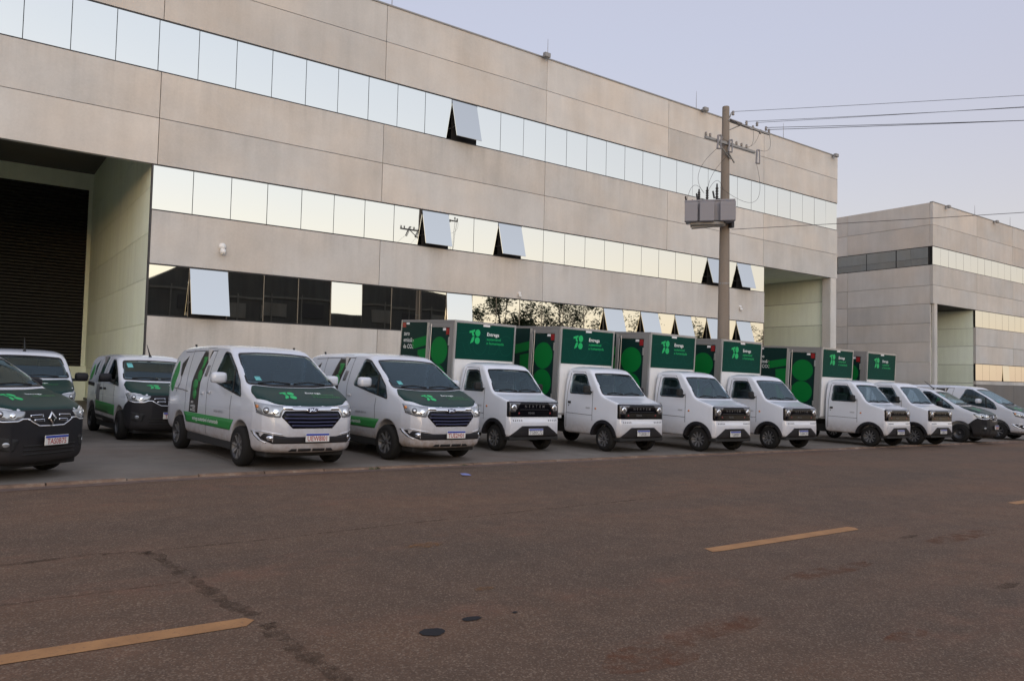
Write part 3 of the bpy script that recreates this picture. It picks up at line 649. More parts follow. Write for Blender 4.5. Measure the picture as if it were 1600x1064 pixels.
# ------------------------------------------------------------------ vehicle engine: implicit bodies
def poly_sdf(pts, A, B):
    P = np.asarray(pts, float); d = np.full(A.shape, 1e9); ins = np.zeros(A.shape, bool); n = len(P)
    for i in range(n):
        a = P[i]; b = P[(i+1) % n]; ex, ey = b-a; wx, wy = A-a[0], B-a[1]
        t_ = np.clip((wx*ex+wy*ey)/(ex*ex+ey*ey+1e-12), 0, 1); dx, dy = wx-ex*t_, wy-ey*t_
        d = np.minimum(d, dx*dx+dy*dy)
        c = ((a[1] <= B) & (b[1] > B)) | ((b[1] <= B) & (a[1] > B))
        with np.errstate(divide='ignore', invalid='ignore'): xi = a[0] + (B-a[1])/(b[1]-a[1])*ex if b[1] != a[1] else np.full(A.shape, 1e9)
        ins ^= c & (A < xi)
    return np.where(ins, -1, 1)*np.sqrt(d)
def smooth_poly(pts, n=4):
    P = [Vector(q) for q in pts]; out = []; m = len(P)
    for i in range(m):
        p0, p1, p2, p3 = P[i-1], P[i], P[(i+1) % m], P[(i+2) % m]
        for k in range(n):
            t_ = k/n; out.append(tuple(.5*((2*p1) + (p2-p0)*t_ + (2*p0-5*p1+4*p2-p3)*t_*t_ + (3*p1-p0-3*p2+p3)*t_**3)))
    return out
def round_poly(pts, r=.03, n=4):
    P = [Vector(q) for q in pts]; out = []; m = len(P)
    for i in range(m):
        a, b, c = P[i-1], P[i], P[(i+1) % m]; u = (a-b); v = (c-b); rr = min(r, u.length*.45, v.length*.45)
        q0, q1 = b+u.normalized()*rr, b+v.normalized()*rr
        for k in range(n+1):
            t_ = k/n; out.append(tuple(q0*(1-t_)**2 + b*2*t_*(1-t_) + q1*t_*t_))
    return out
def smax(a, b, k):
    h = np.maximum(k-np.abs(a-b), 0)/k; return np.maximum(a, b) + h*h*k*.25
class Body:
    """side (y,z), plan (x,y), front (x,z) silhouettes blended into one rounded volume"""
    def __init__(s, side, plan, front, k=.10, kp=.14):
        s.side = side; s.plan = plan + [(-x, y) for x, y in plan[::-1] if x > 0]; s.front = front + [(-x, z) for x, z in front[::-1] if x > 0]
        s.k = k; s.kp = kp; s.cuts = []; s.extra = None
        s.lo = (min(x for x, _ in s.plan)-.06, min(y for y, _ in side)-.06, min(z for _, z in side)-.06)
        s.hi = (max(x for x, _ in s.plan)+.06, max(y for y, _ in side)+.06, max(z for _, z in side)+.06)
        s.tab()
    def tab(s):
        # 2D distance tables, sampled bilinearly
        h = .0125; s.h = h
        mk = lambda lo, hi: np.arange(lo-.1, hi+.1+h, h)
        s.gx, s.gy, s.gz = mk(s.lo[0], s.hi[0]), mk(s.lo[1], s.hi[1]), mk(s.lo[2], s.hi[2])
        s.tS = poly_sdf(s.side, *np.meshgrid(s.gy, s.gz, indexing='ij')); s.tP = poly_sdf(s.plan, *np.meshgrid(s.gx, s.gy, indexing='ij')); s.tF = poly_sdf(s.front, *np.meshgrid(s.gx, s.gz, indexing='ij'))
    def lk(s, T, ga, gb, a, b):
        i = np.clip((a-ga[0])/s.h, 0, len(ga)-1.001); j = np.clip((b-gb[0])/s.h, 0, len(gb)-1.001)
        i0 = i.astype(int); j0 = j.astype(int); fi = i-i0; fj = j-j0
        return (T[i0, j0]*(1-fi)+T[i0+1, j0]*fi)*(1-fj) + (T[i0, j0+1]*(1-fi)+T[i0+1, j0+1]*fi)*fj
    def d0(s, x, y, z):
        S = s.lk(s.tS, s.gy, s.gz, y, z); F = s.lk(s.tF, s.gx, s.gz, x, z); P = s.lk(s.tP, s.gx, s.gy, x, y)
        return smax(smax(S, F, s.k), P, s.kp)
    def d(s, x, y, z):
        v = s.d0(x, y, z)
        for f in s.cuts: v = f(v, x, y, z)
        return v
    def project(s, pts, direc, off=0.):
        d = np.array(direc, float); d /= np.linalg.norm(d); P = np.array(pts, float); P = P - d*(P@d)[:, None] - d*6
        for _ in range(110):
            v = s.d0(P[:, 0], P[:, 1], P[:, 2]) - off; P = P + d*np.clip(v, -.2, .6)[:, None]*.85
        bad = np.abs(s.d0(P[:, 0], P[:, 1], P[:, 2]) - off) > .03
        if bad.any() and (~bad).any():
            t_ = P@d; P[bad] -= d*(t_[bad]-np.median(t_[~bad]))[:, None]
        return P
    def normal(s, P, f=None, e=.006):
        f = f or s.d0; x, y, z = P.T
        N = np.stack([f(x+e, y, z)-f(x-e, y, z), f(x, y+e, z)-f(x, y-e, z), f(x, y, z+e)-f(x, y, z-e)], 1)
        return N/np.maximum(np.linalg.norm(N, axis=1), 1e-9)[:, None]
def surface_net(f, lo, hi, h):
    ax = [np.arange(lo[i], hi[i]+h, h) for i in range(3)]
    X, Y, Zg = np.meshgrid(*ax, indexing='ij'); V = f(X, Y, Zg); ins = V < 0
    nx, ny, nz = V.shape
    cs = np.zeros((nx-1, ny-1, nz-1), int)
    for dx in (0, 1):
        for dy in (0, 1):
            for dz in (0, 1): cs += ins[dx:nx-1+dx, dy:ny-1+dy, dz:nz-1+dz]
    act = (cs > 0) & (cs < 8); idx = -np.ones(act.shape, int); ci = np.argwhere(act); idx[act] = np.arange(len(ci))
    acc = np.zeros((len(ci), 3)); cnt = np.zeros(len(ci))
    corners = [(a, b, c) for a in (0, 1) for b in (0, 1) for c in (0, 1)]
    for a in corners:
        for axis in range(3):
            if a[axis]: continue
            b = list(a); b[axis] = 1
            va = V[ci[:, 0]+a[0], ci[:, 1]+a[1], ci[:, 2]+a[2]]; vb = V[ci[:, 0]+b[0], ci[:, 1]+b[1], ci[:, 2]+b[2]]
            c = (va < 0) != (vb < 0); t_ = np.where(c, va/np.where(c, va-vb, 1), 0)
            q = np.array(a, float)[None].repeat(len(ci), 0); q[:, axis] = t_; acc[c] += q[c]; cnt[c] += 1
    P = (ci + acc/cnt[:, None])*h + np.array([ax[i][0] for i in range(3)])
    F = []
    for axis in range(3):
        o1, o2 = (axis+1) % 3, (axis+2) % 3
        sl = [slice(None)]*3; sl[axis] = slice(0, -1); A = ins[tuple(sl)]; sl[axis] = slice(1, None); Bq = ins[tuple(sl)]
        e = np.argwhere(A != Bq); m = (e[:, o1] > 0) & (e[:, o2] > 0) & (e[:, o1] < V.shape[o1]-1) & (e[:, o2] < V.shape[o2]-1); e = e[m]
        fl = A[tuple(e.T)]
        q = []
        for (u, v) in ((-1, -1), (0, -1), (0, 0), (-1, 0)):
            c = e.copy(); c[:, o1] += u; c[:, o2] += v; q.append(idx[tuple(c.T)])
        q = np.stack(q, 1); q[~fl] = q[~fl][:, ::-1]; F.append(q)
    return P, np.concatenate(F)
def body_mesh(name, f, lo, hi, h, m):
    P, F = surface_net(f, lo, hi, h)
    e = .004
    for _ in range(2):
        x, y, z = P.T; v = f(x, y, z); N = np.stack([f(x+e, y, z)-f(x-e, y, z), f(x, y+e, z)-f(x, y-e, z), f(x, y, z+e)-f(x, y, z-e)], 1)/(2*e)
        g2 = np.maximum((N*N).sum(1), .25); P = P - N*np.clip(v/g2, -h*.4, h*.4)[:, None]*.8
    x, y, z = P.T; N = np.stack([f(x+e, y, z)-f(x-e, y, z), f(x, y+e, z)-f(x, y-e, z), f(x, y, z+e)-f(x, y, z-e)], 1)
    N /= np.maximum(np.linalg.norm(N, axis=1), 1e-9)[:, None]
    me = bpy.data.meshes.new(name); me.vertices.add(len(P)); me.vertices.foreach_set('co', P.ravel())
    me.loops.add(F.size); me.loops.foreach_set('vertex_index', F.ravel().astype(np.int32)); me.polygons.add(len(F))
    me.polygons.foreach_set('loop_start', np.arange(0, F.size, 4, dtype=np.int32)); me.polygons.foreach_set('use_smooth', np.ones(len(F), bool))
    me.update(calc_edges=True); me.validate(); me.materials.append(MATS[m])
    me.normals_split_custom_set_from_vertices([tuple(n) for n in N]); return me
def patch(name, body, pts, direc, m, parent, off=.004, th=.012, sp=.05, rnd=None, extra=0.):
    """a thin panel lying on the body: outline given by rough 3D points, projected along direc"""
    d = Vector(direc).normalized(); upv = Vector((0, 0, 1)) if abs(d.z) < .9 else Vector((0, 1, 0)); u = upv.cross(d).normalized(); v = d.cross(u)
    q = [(Vector(p_).dot(u), Vector(p_).dot(v)) for p_ in pts]
    if rnd: q = round_poly(q, rnd)
    ol = []
    for i in range(len(q)):
        a, b = Vector(q[i]), Vector(q[(i+1) % len(q)]); n = max(1, int((b-a).length/sp))
        for k in range(n): ol.append(a.lerp(b, k/n))
    area = sum(ol[i-1].x*ol[i].y-ol[i].x*ol[i-1].y for i in range(len(ol)))
    if area < 0: ol = ol[::-1]
    Q = np.array(ol); lo, hi = Q.min(0), Q.max(0)
    gx, gy = np.meshgrid(np.arange(lo[0]+sp/2, hi[0], sp), np.arange(lo[1]+sp/2, hi[1], sp)); g = np.stack([gx.ravel(), gy.ravel()], 1)
    if len(g): g = g[poly_sdf(Q, g[:, 0], g[:, 1]) < -sp*.35]
    vin = [Vector(c) for c in ol] + [Vector(c) for c in g]; n0 = len(ol)
    res = delaunay_2d_cdt(vin, [(i, (i+1) % n0) for i in range(n0)], [], 1, 1e-5)
    W = np.array([tuple(c) for c in res[0]]); U, Vv = np.array(u), np.array(v)
    P = body.project(W[:, :1]*U + W[:, 1:2]*Vv, d, off); N = body.normal(P)
    nb = len(P); back = P - N*th
    fs = [tuple(f) for f in res[2]]
    ee = {}
    for f in fs:
        for i in range(len(f)):
            k_ = (f[i], f[(i+1) % len(f)]); ee[k_] = 1
    bd = [k_ for k_ in ee if (k_[1], k_[0]) not in ee]
    allf = fs + [(b, a, a+nb, b+nb) for a, b in bd]
    me = bpy.data.meshes.new(name); me.from_pydata([tuple(c) for c in np.concatenate([P, back])], [], allf)
    me.materials.append(MATS[m])
    bm = bmesh.new(); bm.from_mesh(me); nf = len(fs)
    bm.faces.ensure_lookup_table()
    for i, f in enumerate(bm.faces):
        f.smooth = i < nf
    s0 = sum((f.normal.dot(Vector(N[f.verts[0].index])) for f in bm.faces[:nf]))
    if s0 < 0: bmesh.ops.reverse_faces(bm, faces=bm.faces)
    bm.to_mesh(me); bm.free()
    me.update(); return link(bpy.data.objects.new(name, me), parent)
_txt = {}
def text_flat(s, size=1., weight=.0, align='CENTER'):
    key = (s, weight, align)
    if key not in _txt:
        c = bpy.data.curves.new('t', 'FONT'); c.body = s; c.align_x = align; c.align_y = 'CENTER'; c.offset = weight; c.resolution_u = 2; c.fill_mode = 'FRONT'
        o = bpy.data.objects.new('t', c); col.objects.link(o); bpy.context.view_layer.update()
        me = bpy.data.meshes.new_from_object(o.evaluated_get(bpy.context.evaluated_depsgraph_get()))
        vs = np.array([tuple(v.co) for v in me.vertices]); fs = [tuple(p_.vertices) for p_ in me.polygons]
        col.objects.unlink(o); bpy.data.objects.remove(o); bpy.data.curves.remove(c); bpy.data.meshes.remove(me); _txt[key] = (vs, fs)
    vs, fs = _txt[key]; return vs*size, fs
def text_plane(name, s, size, loc, u, v, m, parent, weight=.0, align='CENTER', sx=1.):
    """lettering laid on a flat face: u right, v up"""
    vs, fs = text_flat(s, size, weight, align); U, V_ = np.array(u, float), np.array(v, float); L = np.array(loc, float)
    P = L + vs[:, :1]*sx*U + vs[:, 1:2]*V_
    me = bpy.data.meshes.new(name); me.from_pydata([tuple(c) for c in P], [], fs); me.materials.append(MATS[m]); me.update()
    return link(bpy.data.objects.new(name, me), parent)
def text_wrap(name, body, s, size, loc, u, v, direc, m, parent, weight=0., align='CENTER', off=.0065, sx=1.):
    vs, fs = text_flat(s, size, weight, align); U, V_ = np.array(u, float), np.array(v, float); L = np.array(loc, float)
    P = body.project(L + vs[:, :1]*sx*U + vs[:, 1:2]*V_, direc, off)
    me = bpy.data.meshes.new(name); me.from_pydata([tuple(c) for c in P], [], fs); me.materials.append(MATS[m]); me.update()
    return link(bpy.data.objects.new(name, me), parent)
def plate(parent, y, z, x, s, red, tilt=0., w=.42, h=.14):
    e = MB().box(x-w/2, x+w/2, y-.012, y, z-h/2, z+h/2, .004).build('license_plate', 'plate_white', parent)
    MB().box(x-w/2+.006, x+w/2-.006, y-.0150, y-.0125, z+h*.24, z+h/2-.006).build('plate_band', 'plate_blue', e)
    text_plane('plate_text', s, .115*h/.14, (x, y-.0142, z-h*.14), (1, 0, 0), (0, 0, 1), 'plate_red' if red else 'plate_grey', e, .012, sx=.80*w/.42)
    return e
def wheel(parent, x, y, r, w, sgn, rim_m='rim_grey', spokes=10, rr=.62, cap=False):
    """sgn -1: outer face towards -x"""
    e = bpy.data.objects.new('wheel', None); e.empty_display_size = .1; link(e, parent); e.location = (x, y, r)
    o = sgn
    pr = [(r*rr, -w/2), (r*.80, -w/2-.004), (r*.94, -w/2+.012), (r*.995, -w/2+.045), (r, 0), (r*.995, w/2-.045), (r*.94, w/2-.012), (r*.80, w/2+.004), (r*rr, w/2)]
    m = MB(); m.lathe(pr, 'x', n=40)
    m.lathe([(r*rr, w/2), (r*rr, -w/2)], 'x', n=40)
    m.build('tyre', 'tyre_rubber', e)
    m = MB(); xo = o*w*.42
    m.lathe([(r*rr, o*w*.5), (r*rr*.96, o*w*.52), (r*rr*.92, o*w*.47), (r*rr*.90, o*w*.20), (r*.12, o*w*.22)], 'x', n=40); m.build('rim', 'rim_grey', e)
    if spokes:
        m = MB()
        for k in range(spokes):
            a = 2*math.pi*k/spokes; ca, sa = math.cos(a), math.sin(a); hw0, hw1 = r*.045, r*.035
            vs = []
            for rad, hw, xx in ((r*.12, hw0, o*w*.36), (r*rr*.94, hw1, o*w*.46)):
                for t_ in (-hw, hw):
                    for dx in (0, -o*.03): vs.append((xx+dx, rad*ca - t_*sa, rad*sa + t_*ca))
            m.add(vs, [(0, 2, 6, 4), (1, 5, 7, 3), (0, 4, 5, 1), (2, 3, 7, 6)])
        m.build('spokes', rim_m, e)
    m = MB(); m.lathe([(0, o*w*.42), (r*.13, o*w*.41), (r*.17, o*w*.34), (r*.17, o*w*.2)], 'x', n=20); m.build('hub_cap', 'rim_grey', e)
    return e
def seat(parent, x, y, z, m='seat_cloth'):
    mb = MB(); mb.box(x-.24, x+.24, y-.25, y+.25, z, z+.16, .05)
    vs = MB(); mb.box(x-.23, x+.23, y+.20, y+.34, z+.10, z+.66, .05); mb.box(x-.13, x+.13, y+.24, y+.33, z+.70, z+.88, .035); mb.build('seat', m, parent)
def steering(parent, x, y, z):
    mb = MB(); c = Vector((x, y, z)); a = Vector((1, 0, 0)); b = Vector((0, .5, .86)); pts = [c+(a*math.cos(t_)+b*math.sin(t_))*.18 for t_ in np.linspace(0, 2*math.pi, 25)]
    mb.tube(pts, .016, 6, False); mb.tube([c+a*-.17, c, c+a*.17], .02, 6); mb.tube([c, c+Vector((0, -.25, -.16))], .03, 6); mb.build('steering_wheel', 'cabin_trim', parent)
def logo(parent, P0, u, v, s, m, wrap=None):
    """the four green letters in two rows: slanted T, O / leaf-shaped D, O.  P0 centre, s total height"""
    shapes = []
    shapes.append([(-.44, .30), (-.02, .43), (-.02, .28), (-.14, .25), (-.03, .02), (-.20, .02), (-.27, .22), (-.42, .17)])
    shapes.append([(.20+.19*math.cos(a), .22+.22*math.sin(a)) for a in np.linspace(0, 2*math.pi, 24)[:-1]])
    shapes.append([(-.04, -.03), (-.06, -.22), (-.14, -.36), (-.34, -.46), (-.30, -.30), (-.22, -.10), (-.16, -.03)])
    shapes.append([(.19+.19*math.cos(a), -.25+.21*math.sin(a)) for a in np.linspace(0, 2*math.pi, 24)[:-1]])
    U, V_, L = Vector(u), Vector(v), Vector(P0); vs = []; fs = []
    for sh_ in shapes:
        r_ = delaunay_2d_cdt([Vector(q) for q in sh_], [(i, (i+1) % len(sh_)) for i in range(len(sh_))], [], 1, 1e-5); b = len(vs)
        vs += [tuple(L+U*(q.x*s)+V_*(q.y*s)) for q in r_[0]]; fs += [tuple(b+i for i in f) for f in r_[2]]
    if wrap: body, d, off = wrap; vs = [tuple(q) for q in body.project(np.array(vs), d, off)]
    me = bpy.data.meshes.new('logo'); me.from_pydata(vs, [], fs); me.materials.append(MATS[m]); me.update(); return link(bpy.data.objects.new('logo', me), parent)
def arch_cut(y0, z0, r, xin):
    def f(v, x, y, z): return smax(v, -np.maximum(np.sqrt((y-y0)**2+(z-z0)**2)-r, xin-np.abs(x)), .02)
    return f
def cavity(body, y0, y1, z0, t_=.055):
    def f(v, x, y, z): return np.maximum(v, -np.maximum.reduce([body.d0(x, y, z)+t_, y0-y, y-y1, z0-z]))
    return f
def win_cut(poly, axis, lim, grow=-.035):
    Pp = np.array(poly)
    def f(v, x, y, z):
        if axis == 'x':
            s_ = poly_sdf(Pp, y, z) if y.ndim == 1 else poly_sdf(Pp, y[0], z[0])[None]
            return np.maximum(v, -np.maximum(s_-grow, lim-np.abs(x)))
        s_ = poly_sdf(Pp, x, z) if y.ndim == 1 else poly_sdf(Pp, x[:, 0, :], z[:, 0, :])[:, None, :]
        return np.maximum(v, -np.maximum(s_-grow, y-lim))
    return f

def ring_strip(name, body, pts, w, direc, m, parent, off=.006):
    """narrow trim strip following a polyline of rough 3D points, as seen along direc"""
    d = Vector(direc).normalized(); P = [Vector(q) for q in pts]; out1 = []; out2 = []
    for i, q in enumerate(P):
        t_ = (P[min(i+1, len(P)-1)]-P[max(i-1, 0)]); t_ = (t_-d*t_.dot(d)).normalized(); n = d.cross(t_); out1.append(q+n*w/2); out2.append(q-n*w/2)
    return patch(name, body, out1+out2[::-1], direc, m, parent, off, .012, .04)
def disc(c, r, n=16, plane='front'):
    return [(c[0]+r*math.cos(a), c[1], c[2]+r*math.sin(a)) if plane == 'front' else (c[0], c[1]+r*math.cos(a), c[2]+r*math.sin(a)) for a in np.linspace(0, 2*math.pi, n+1)[:-1]]
LEFT, RIGHT, FRONT, TOP = (1, 0, 0), (-1, 0, 0), (0, 1, 0), (0, 0, -1)

def seal(body, poly, axis, dr, parent, w=.030):
    """rubber frame round a window: a closed strip of quads lying on the body"""
    d = Vector(dr).normalized(); P = [Vector((x, 0, z) if axis == 'y' else (0, x, z)) for x, z in poly]; n = len(P); a1 = []; a2 = []
    for i in range(n):
        t_ = (P[(i+1) % n]-P[i-1]).normalized(); nn = d.cross(t_); a1.append(P[i]+nn*w/2); a2.append(P[i]-nn*w/2)
    Q = body.project(np.array([tuple(q) for q in a1+a2]), dr, .0045)
    MB().add([tuple(q) for q in Q], [(i, (i+1) % n, n+(i+1) % n, n+i) for i in range(n)], True).build('window_seal', 'seal_black', parent)
# ============================ tall passenger van (white, green wrapped hood)
def make_tall_van():
    root = empty('cargo_van')
    side = smooth_poly([(-.84, .27), (-.95, .33), (-.985, .50), (-.975, .68), (-.935, .88), (-.885, 1.0), (-.79, 1.075), (-.50, 1.20), (-.13, 1.345), (.30, 1.60), (.85, 1.915), (1.10, 2.03), (1.7, 2.10), (2.6, 2.105), (3.45, 2.08), (3.75, 2.02), (3.90, 1.92), (4.14, 1.60), (4.27, 1.30), (4.32, .95), (4.30, .58), (4.20, .42), (3.85, .36), (2.8, .36), (.5, .32), (-.5, .27)], 4)
    plan = smooth_poly([(0, -1.0), (.42, -.97), (.66, -.89), (.80, -.74), (.875, -.48), (.91, 0), (.92, 1.0), (.92, 3.4), (.905, 4.0), (.85, 4.26), (.6, 4.33), (0, 4.34)] , 1)
    front = [(0, .20), (.78, .25), (.875, .34), (.91, .5), (.92, .75), (.915, 1.0), (.90, 1.25), (.885, 1.35), (.835, 1.6), (.775, 1.85), (.73, 1.99), (.62, 2.075), (.42, 2.105), (0, 2.125)]
    B = Body(side, plan, front, .10, .16)
    win = round_poly([(1.46, 1.40), (1.17, 1.93), (.93, 1.90), (.44, 1.625), (.13, 1.40), (.02, 1.16), (.75, 1.275)], .06)
    ws = round_poly([(-.80, 1.385), (-.4, 1.372), (0, 1.368), (.4, 1.372), (.80, 1.385), (.66, 1.90), (.33, 1.925), (0, 1.93), (-.33, 1.925), (-.66, 1.90)], .05)
    B.cuts = [arch_cut(0, .345, .42, .58), arch_cut(3.32, .345, .42, .58), cavity(B, .0, 2.0, .95), win_cut(win, 'x', .5), win_cut(ws, 'y', 1.25)]
    body = link(bpy.data.objects.new('body', body_mesh('body', B.d, B.lo, B.hi, .026, 'white_paint')), root)
    patch('windshield', B, [(x, -2, z) for x, z in ws], FRONT, 'car_glass', root, .003, .008, .06); seal(B, ws, 'y', FRONT, root)
    for dr_ in (LEFT, RIGHT): seal(B, win, 'x', dr_, root, .024)
    for sx, dr in ((-1, LEFT), (1, RIGHT)):
        w_ = patch('side_window', B, [(2*sx, y, z) for y, z in win], dr, 'car_glass', root, .003, .008, .06)
        ring_strip('pillar_trim', B, [(sx*2, .44, 1.62), (sx*2, .42, 1.40), (sx*2, .40, 1.22)], .045, dr, 'chassis_black', root, .008)
    # hood wrapped in dark green
    hood = patch('hood', B, round_poly([(-.75, -.11, 0), (-.36, -.175, 0), (0, -.185, 0), (.36, -.175, 0), (.75, -.11, 0), (.83, -.30, 0), (.825, -.54, 0), (.60, -.795, 0), (.30, -.868, 0), (0, -.885, 0), (-.30, -.868, 0), (-.60, -.795, 0), (-.825, -.54, 0), (-.83, -.30, 0)], .06), TOP, 'wrap_dark_green', root, .005, .012, .05)
    patch('cowl', B, [(-.76, -.085, 0), (-.36, -.15, 0), (0, -.16, 0), (.36, -.15, 0), (.76, -.085, 0), (.78, -.02, 0), (.36, -.07, 0), (0, -.08, 0), (-.36, -.07, 0), (-.78, -.02, 0)], TOP, 'chassis_black', root, .004, .012, .05)
    # no-mirroring lettering: seen from the front, u to the right, v towards the windshield
    logo(hood, (-.26, -.50, 0), (1, 0, 0), (0, 1, 0), .30, 'logo_green', (B, TOP, .009))
    text_wrap('hood_lettering', B, 'Entrega', .085, (.08, -.40, 0), (1, 0, 0), (0, 1, 0), TOP, 'text_white', hood, .012, 'LEFT', .010, 1.1)
    text_wrap('hood_lettering', B, 'sustentável', .085, (.16, -.47, 0), (1, 0, 0), (0, 1, 0), TOP, 'leaf_green', hood, .004, 'LEFT', .010, 1.1)
    text_wrap('hood_lettering', B, 'e humanizada', .085, (.16, -.55, 0), (1, 0, 0), (0, 1, 0), TOP, 'leaf_green', hood, .004, 'LEFT', .010, 1.1)
    # front end
    ring_strip('grille_chrome', B, [(-.50, 0, 1.018), (-.25, 0, 1.008), (0, 0, 1.005), (.25, 0, 1.008), (.50, 0, 1.018)], .068, FRONT, 'chrome', root, .012)
    gr = patch('grille', B, [(-.475, 0, .965), (-.535, 0, .870), (-.35, 0, .680), (.35, 0, .680), (.535, 0, .870), (.475, 0, .965)], FRONT, 'grille_black', root, .004, .012, .05, .02)
    for z, w_ in ((.905, .47), (.845, .49), (.785, .43), (.728, .37)):
        ring_strip('grille_slat', B, [(-w_, 0, z), (0, 0, z-.006), (w_, 0, z)], .026, FRONT, 'grille_navy', gr, .016)
    em = patch('emblem', B, [(.11*math.cos(a), 0, .985+.045*math.sin(a)) for a in np.linspace(0, 2*math.pi, 25)[:-1]], FRONT, 'chrome', root, .022, .02, .03)
    patch('emblem_field', B, [(.092*math.cos(a), 0, .985+.034*math.sin(a)) for a in np.linspace(0, 2*math.pi, 25)[:-1]], FRONT, 'grille_navy', em, .024, .004, .03)
    text_wrap('emblem_letters', B, 'JAC', .062, (0, 0, .985), (1, 0, 0), (0, 0, 1), FRONT, 'chrome', em, .02, off=.027, sx=1.15)
    for sx in (-1, 1):
        dg = (-.6*sx, .8, 0)
        hl = patch('headlight', B, [(sx*.50, -.90, 1.045), (sx*.545, -.90, .865), (sx*.70, -.80, .880), (sx*.86, -.62, .945), (sx*.885, -.55, 1.10), (sx*.80, -.66, 1.085), (sx*.66, -.80, 1.06)], dg, 'lamp_lens', root, .006, .012, .04, .02)
        for (x, y, z, r_, mm) in ((.60, -.84, .955, .050, 'lamp_bulb'), (.715, -.74, .97, .052, 'lamp_dark'), (.715, -.74, .97, .030, 'lamp_bulb'), (.835, -.60, 1.03, .030, 'lamp_amber')):
            q = [(sx*(x+r_*.8*math.cos(a)), y+r_*.6*math.cos(a), z+r_*math.sin(a)) for a in np.linspace(0, 2*math.pi, 15)[:-1]]
            patch('bulb', B, q, dg, mm, hl, .010 if r_ > .04 else .013, .006, .03)
        ring_strip('headlight_rim', B, [(sx*.55, -.90, .865), (sx*.70, -.80, .875), (sx*.86, -.62, .938)], .016, dg, 'lamp_dark', root, .009)
    patch('bumper_intake', B, [(-.84, 0, .615), (-.62, 0, .575), (-.42, 0, .545), (.42, 0, .545), (.62, 0, .575), (.84, 0, .615), (.80, 0, .50), (.66, 0, .435), (-.66, 0, .435), (-.80, 0, .50)], FRONT, 'black_plastic', root, .004, .012, .05, .02)
    for sx in (-1, 1):
        ring_strip('bumper_chrome', B, [(sx*.50, 0, .575), (sx*.64, 0, .603), (sx*.80, 0, .632), (sx*.858, 0, .630)], .013, FRONT, 'chrome', root, .012)
        ring_strip('bumper_chrome', B, [(sx*.860, 0, .632), (sx*.845, 0, .56), (sx*.815, 0, .49), (sx*.74, 0, .445)], .012, FRONT, 'chrome', root, .012)
        fg = patch('fog_lamp', B, disc((sx*.70, 0, .525), .042), FRONT, 'chrome', root, .010, .012, .03)
        patch('fog_lens', B, disc((sx*.70, 0, .525), .030), FRONT, 'lamp_bulb', fg, .014, .004, .03)
    for a, b in ((-.40, -.26), (-.235, -.015), (.015, .235), (.26, .40)):
        k = .05 if abs(a) > .3 or abs(b) > .3 else 0
        q = [(a+(k if a < -.3 else 0), 0, .350), (b-(k if b > .3 else 0), 0, .350), (b, 0, .305), (a, 0, .305)]
        patch('lower_vent', B, q, FRONT, 'chassis_black', root, .005, .01, .05, .008)
    # flank graphics (both sides)
    for sx, dr in ((-1, LEFT), (1, RIGHT)):
        u = (0, -sx*-1, 0) if sx < 0 else (0, 1, 0)
        u = (0, -1, 0) if sx < 0 else (0, 1, 0)
        patch('stripe', B, [(0, 3.02, .765), (0, .30, .755), (0, .40, .66), (0, .465, .565), (0, 2.86, .575), (0, 2.91, .66)], dr, 'stripe_green', root, .003, .004, .08)
        text_wrap('stripe_lettering', B, 'entrega sustentável e humanizada', .105, (0, 1.75, .665), u, (0, 0, 1), dr, 'text_white', root, .004, off=.0065)
        bn = patch('dark_band', B, [(0, 2.26, 2.02), (0, 1.80, 2.02), (0, 2.16, 1.37), (0, 2.19, .77), (0, 2.70, .77), (0, 2.66, 1.37)], dr, 'decal_black', root, .003, .004, .08)
        logo(bn, (0, 2.24, 1.66), u, (0, -.30*(1 if sx < 0 else -1)*0+.28, 1), .52, 'leaf_green', (B, dr, .007)) if False else None
        q = [(0, 2.26, 1.84), (0, 2.02, 1.84), (0, 2.08, 1.70), (0, 2.14, 1.60), (0, 2.26, 1.60), (0, 2.22, 1.72)]
        patch('band_leaf', B, q, dr, 'leaf_green', bn, .007, .003, .06, .03)
        for yc, zc, ra, rb in ((2.25, 1.48, .12, .12), (2.42, 1.30, .14, .11), (2.42, 1.12, .11, .10)):
            patch('band_leaf', B, [(0, yc+ra*math.cos(a), zc+rb*math.sin(a)) for a in np.linspace(0, 2*math.pi, 17)[:-1]], dr, 'leaf_green', bn, .007, .003, .06)
        for i, tx in enumerate(('zero', 'emissão', 'de CO2')): text_wrap('band_lettering', B, tx, .085, (0, 2.60 if sx < 0 else 2.28, .97-.075*i), u, (0, 0, 1), dr, 'text_white', bn, .004, 'LEFT', .007)
        lf = patch('leaf_decal', B, smooth_poly([(3.75, 1.74), (3.64, 1.56), (3.74, 1.35), (3.93, 1.14), (4.06, 1.30), (3.98, 1.50)], 4) and [(0, y, z) for y, z in smooth_poly([(3.72, 1.76), (3.60, 1.56), (3.70, 1.35), (3.86, 1.13), (4.02, 1.28), (3.92, 1.52)], 4)], dr, 'leaf_green', root, .003, .004, .06)
        patch('shard_decal', B, [(0, 3.18, 1.86), (0, 3.50, 1.70), (0, 3.44, 1.46), (0, 3.34, 1.44)], dr, 'decal_black', root, .003, .004, .06)
        for q in ([(0, 3.34, 1.48), (0, 3.40, 1.30), (0, 3.56, 1.20), (0, 3.58, 1.14)], [(0, 3.78, 1.21), (0, 3.20, 1.19), (0, 2.86, 1.165)]): ring_strip('line_decal', B, q, .022, dr, 'decal_grey', root, .005)
        patch('notice_decal', B, [(0, 1.92, 1.68), (0, 1.76, 1.68), (0, 1.86, 1.47), (0, 2.00, 1.47)], dr, 'decal_grey', root, .003, .004, .06)
        text_wrap('door_lettering', B, 'veículo elétrico', .075, (0, 1.05, .86), u, (0, 0, 1), dr, 'decal_grey', root, .002)
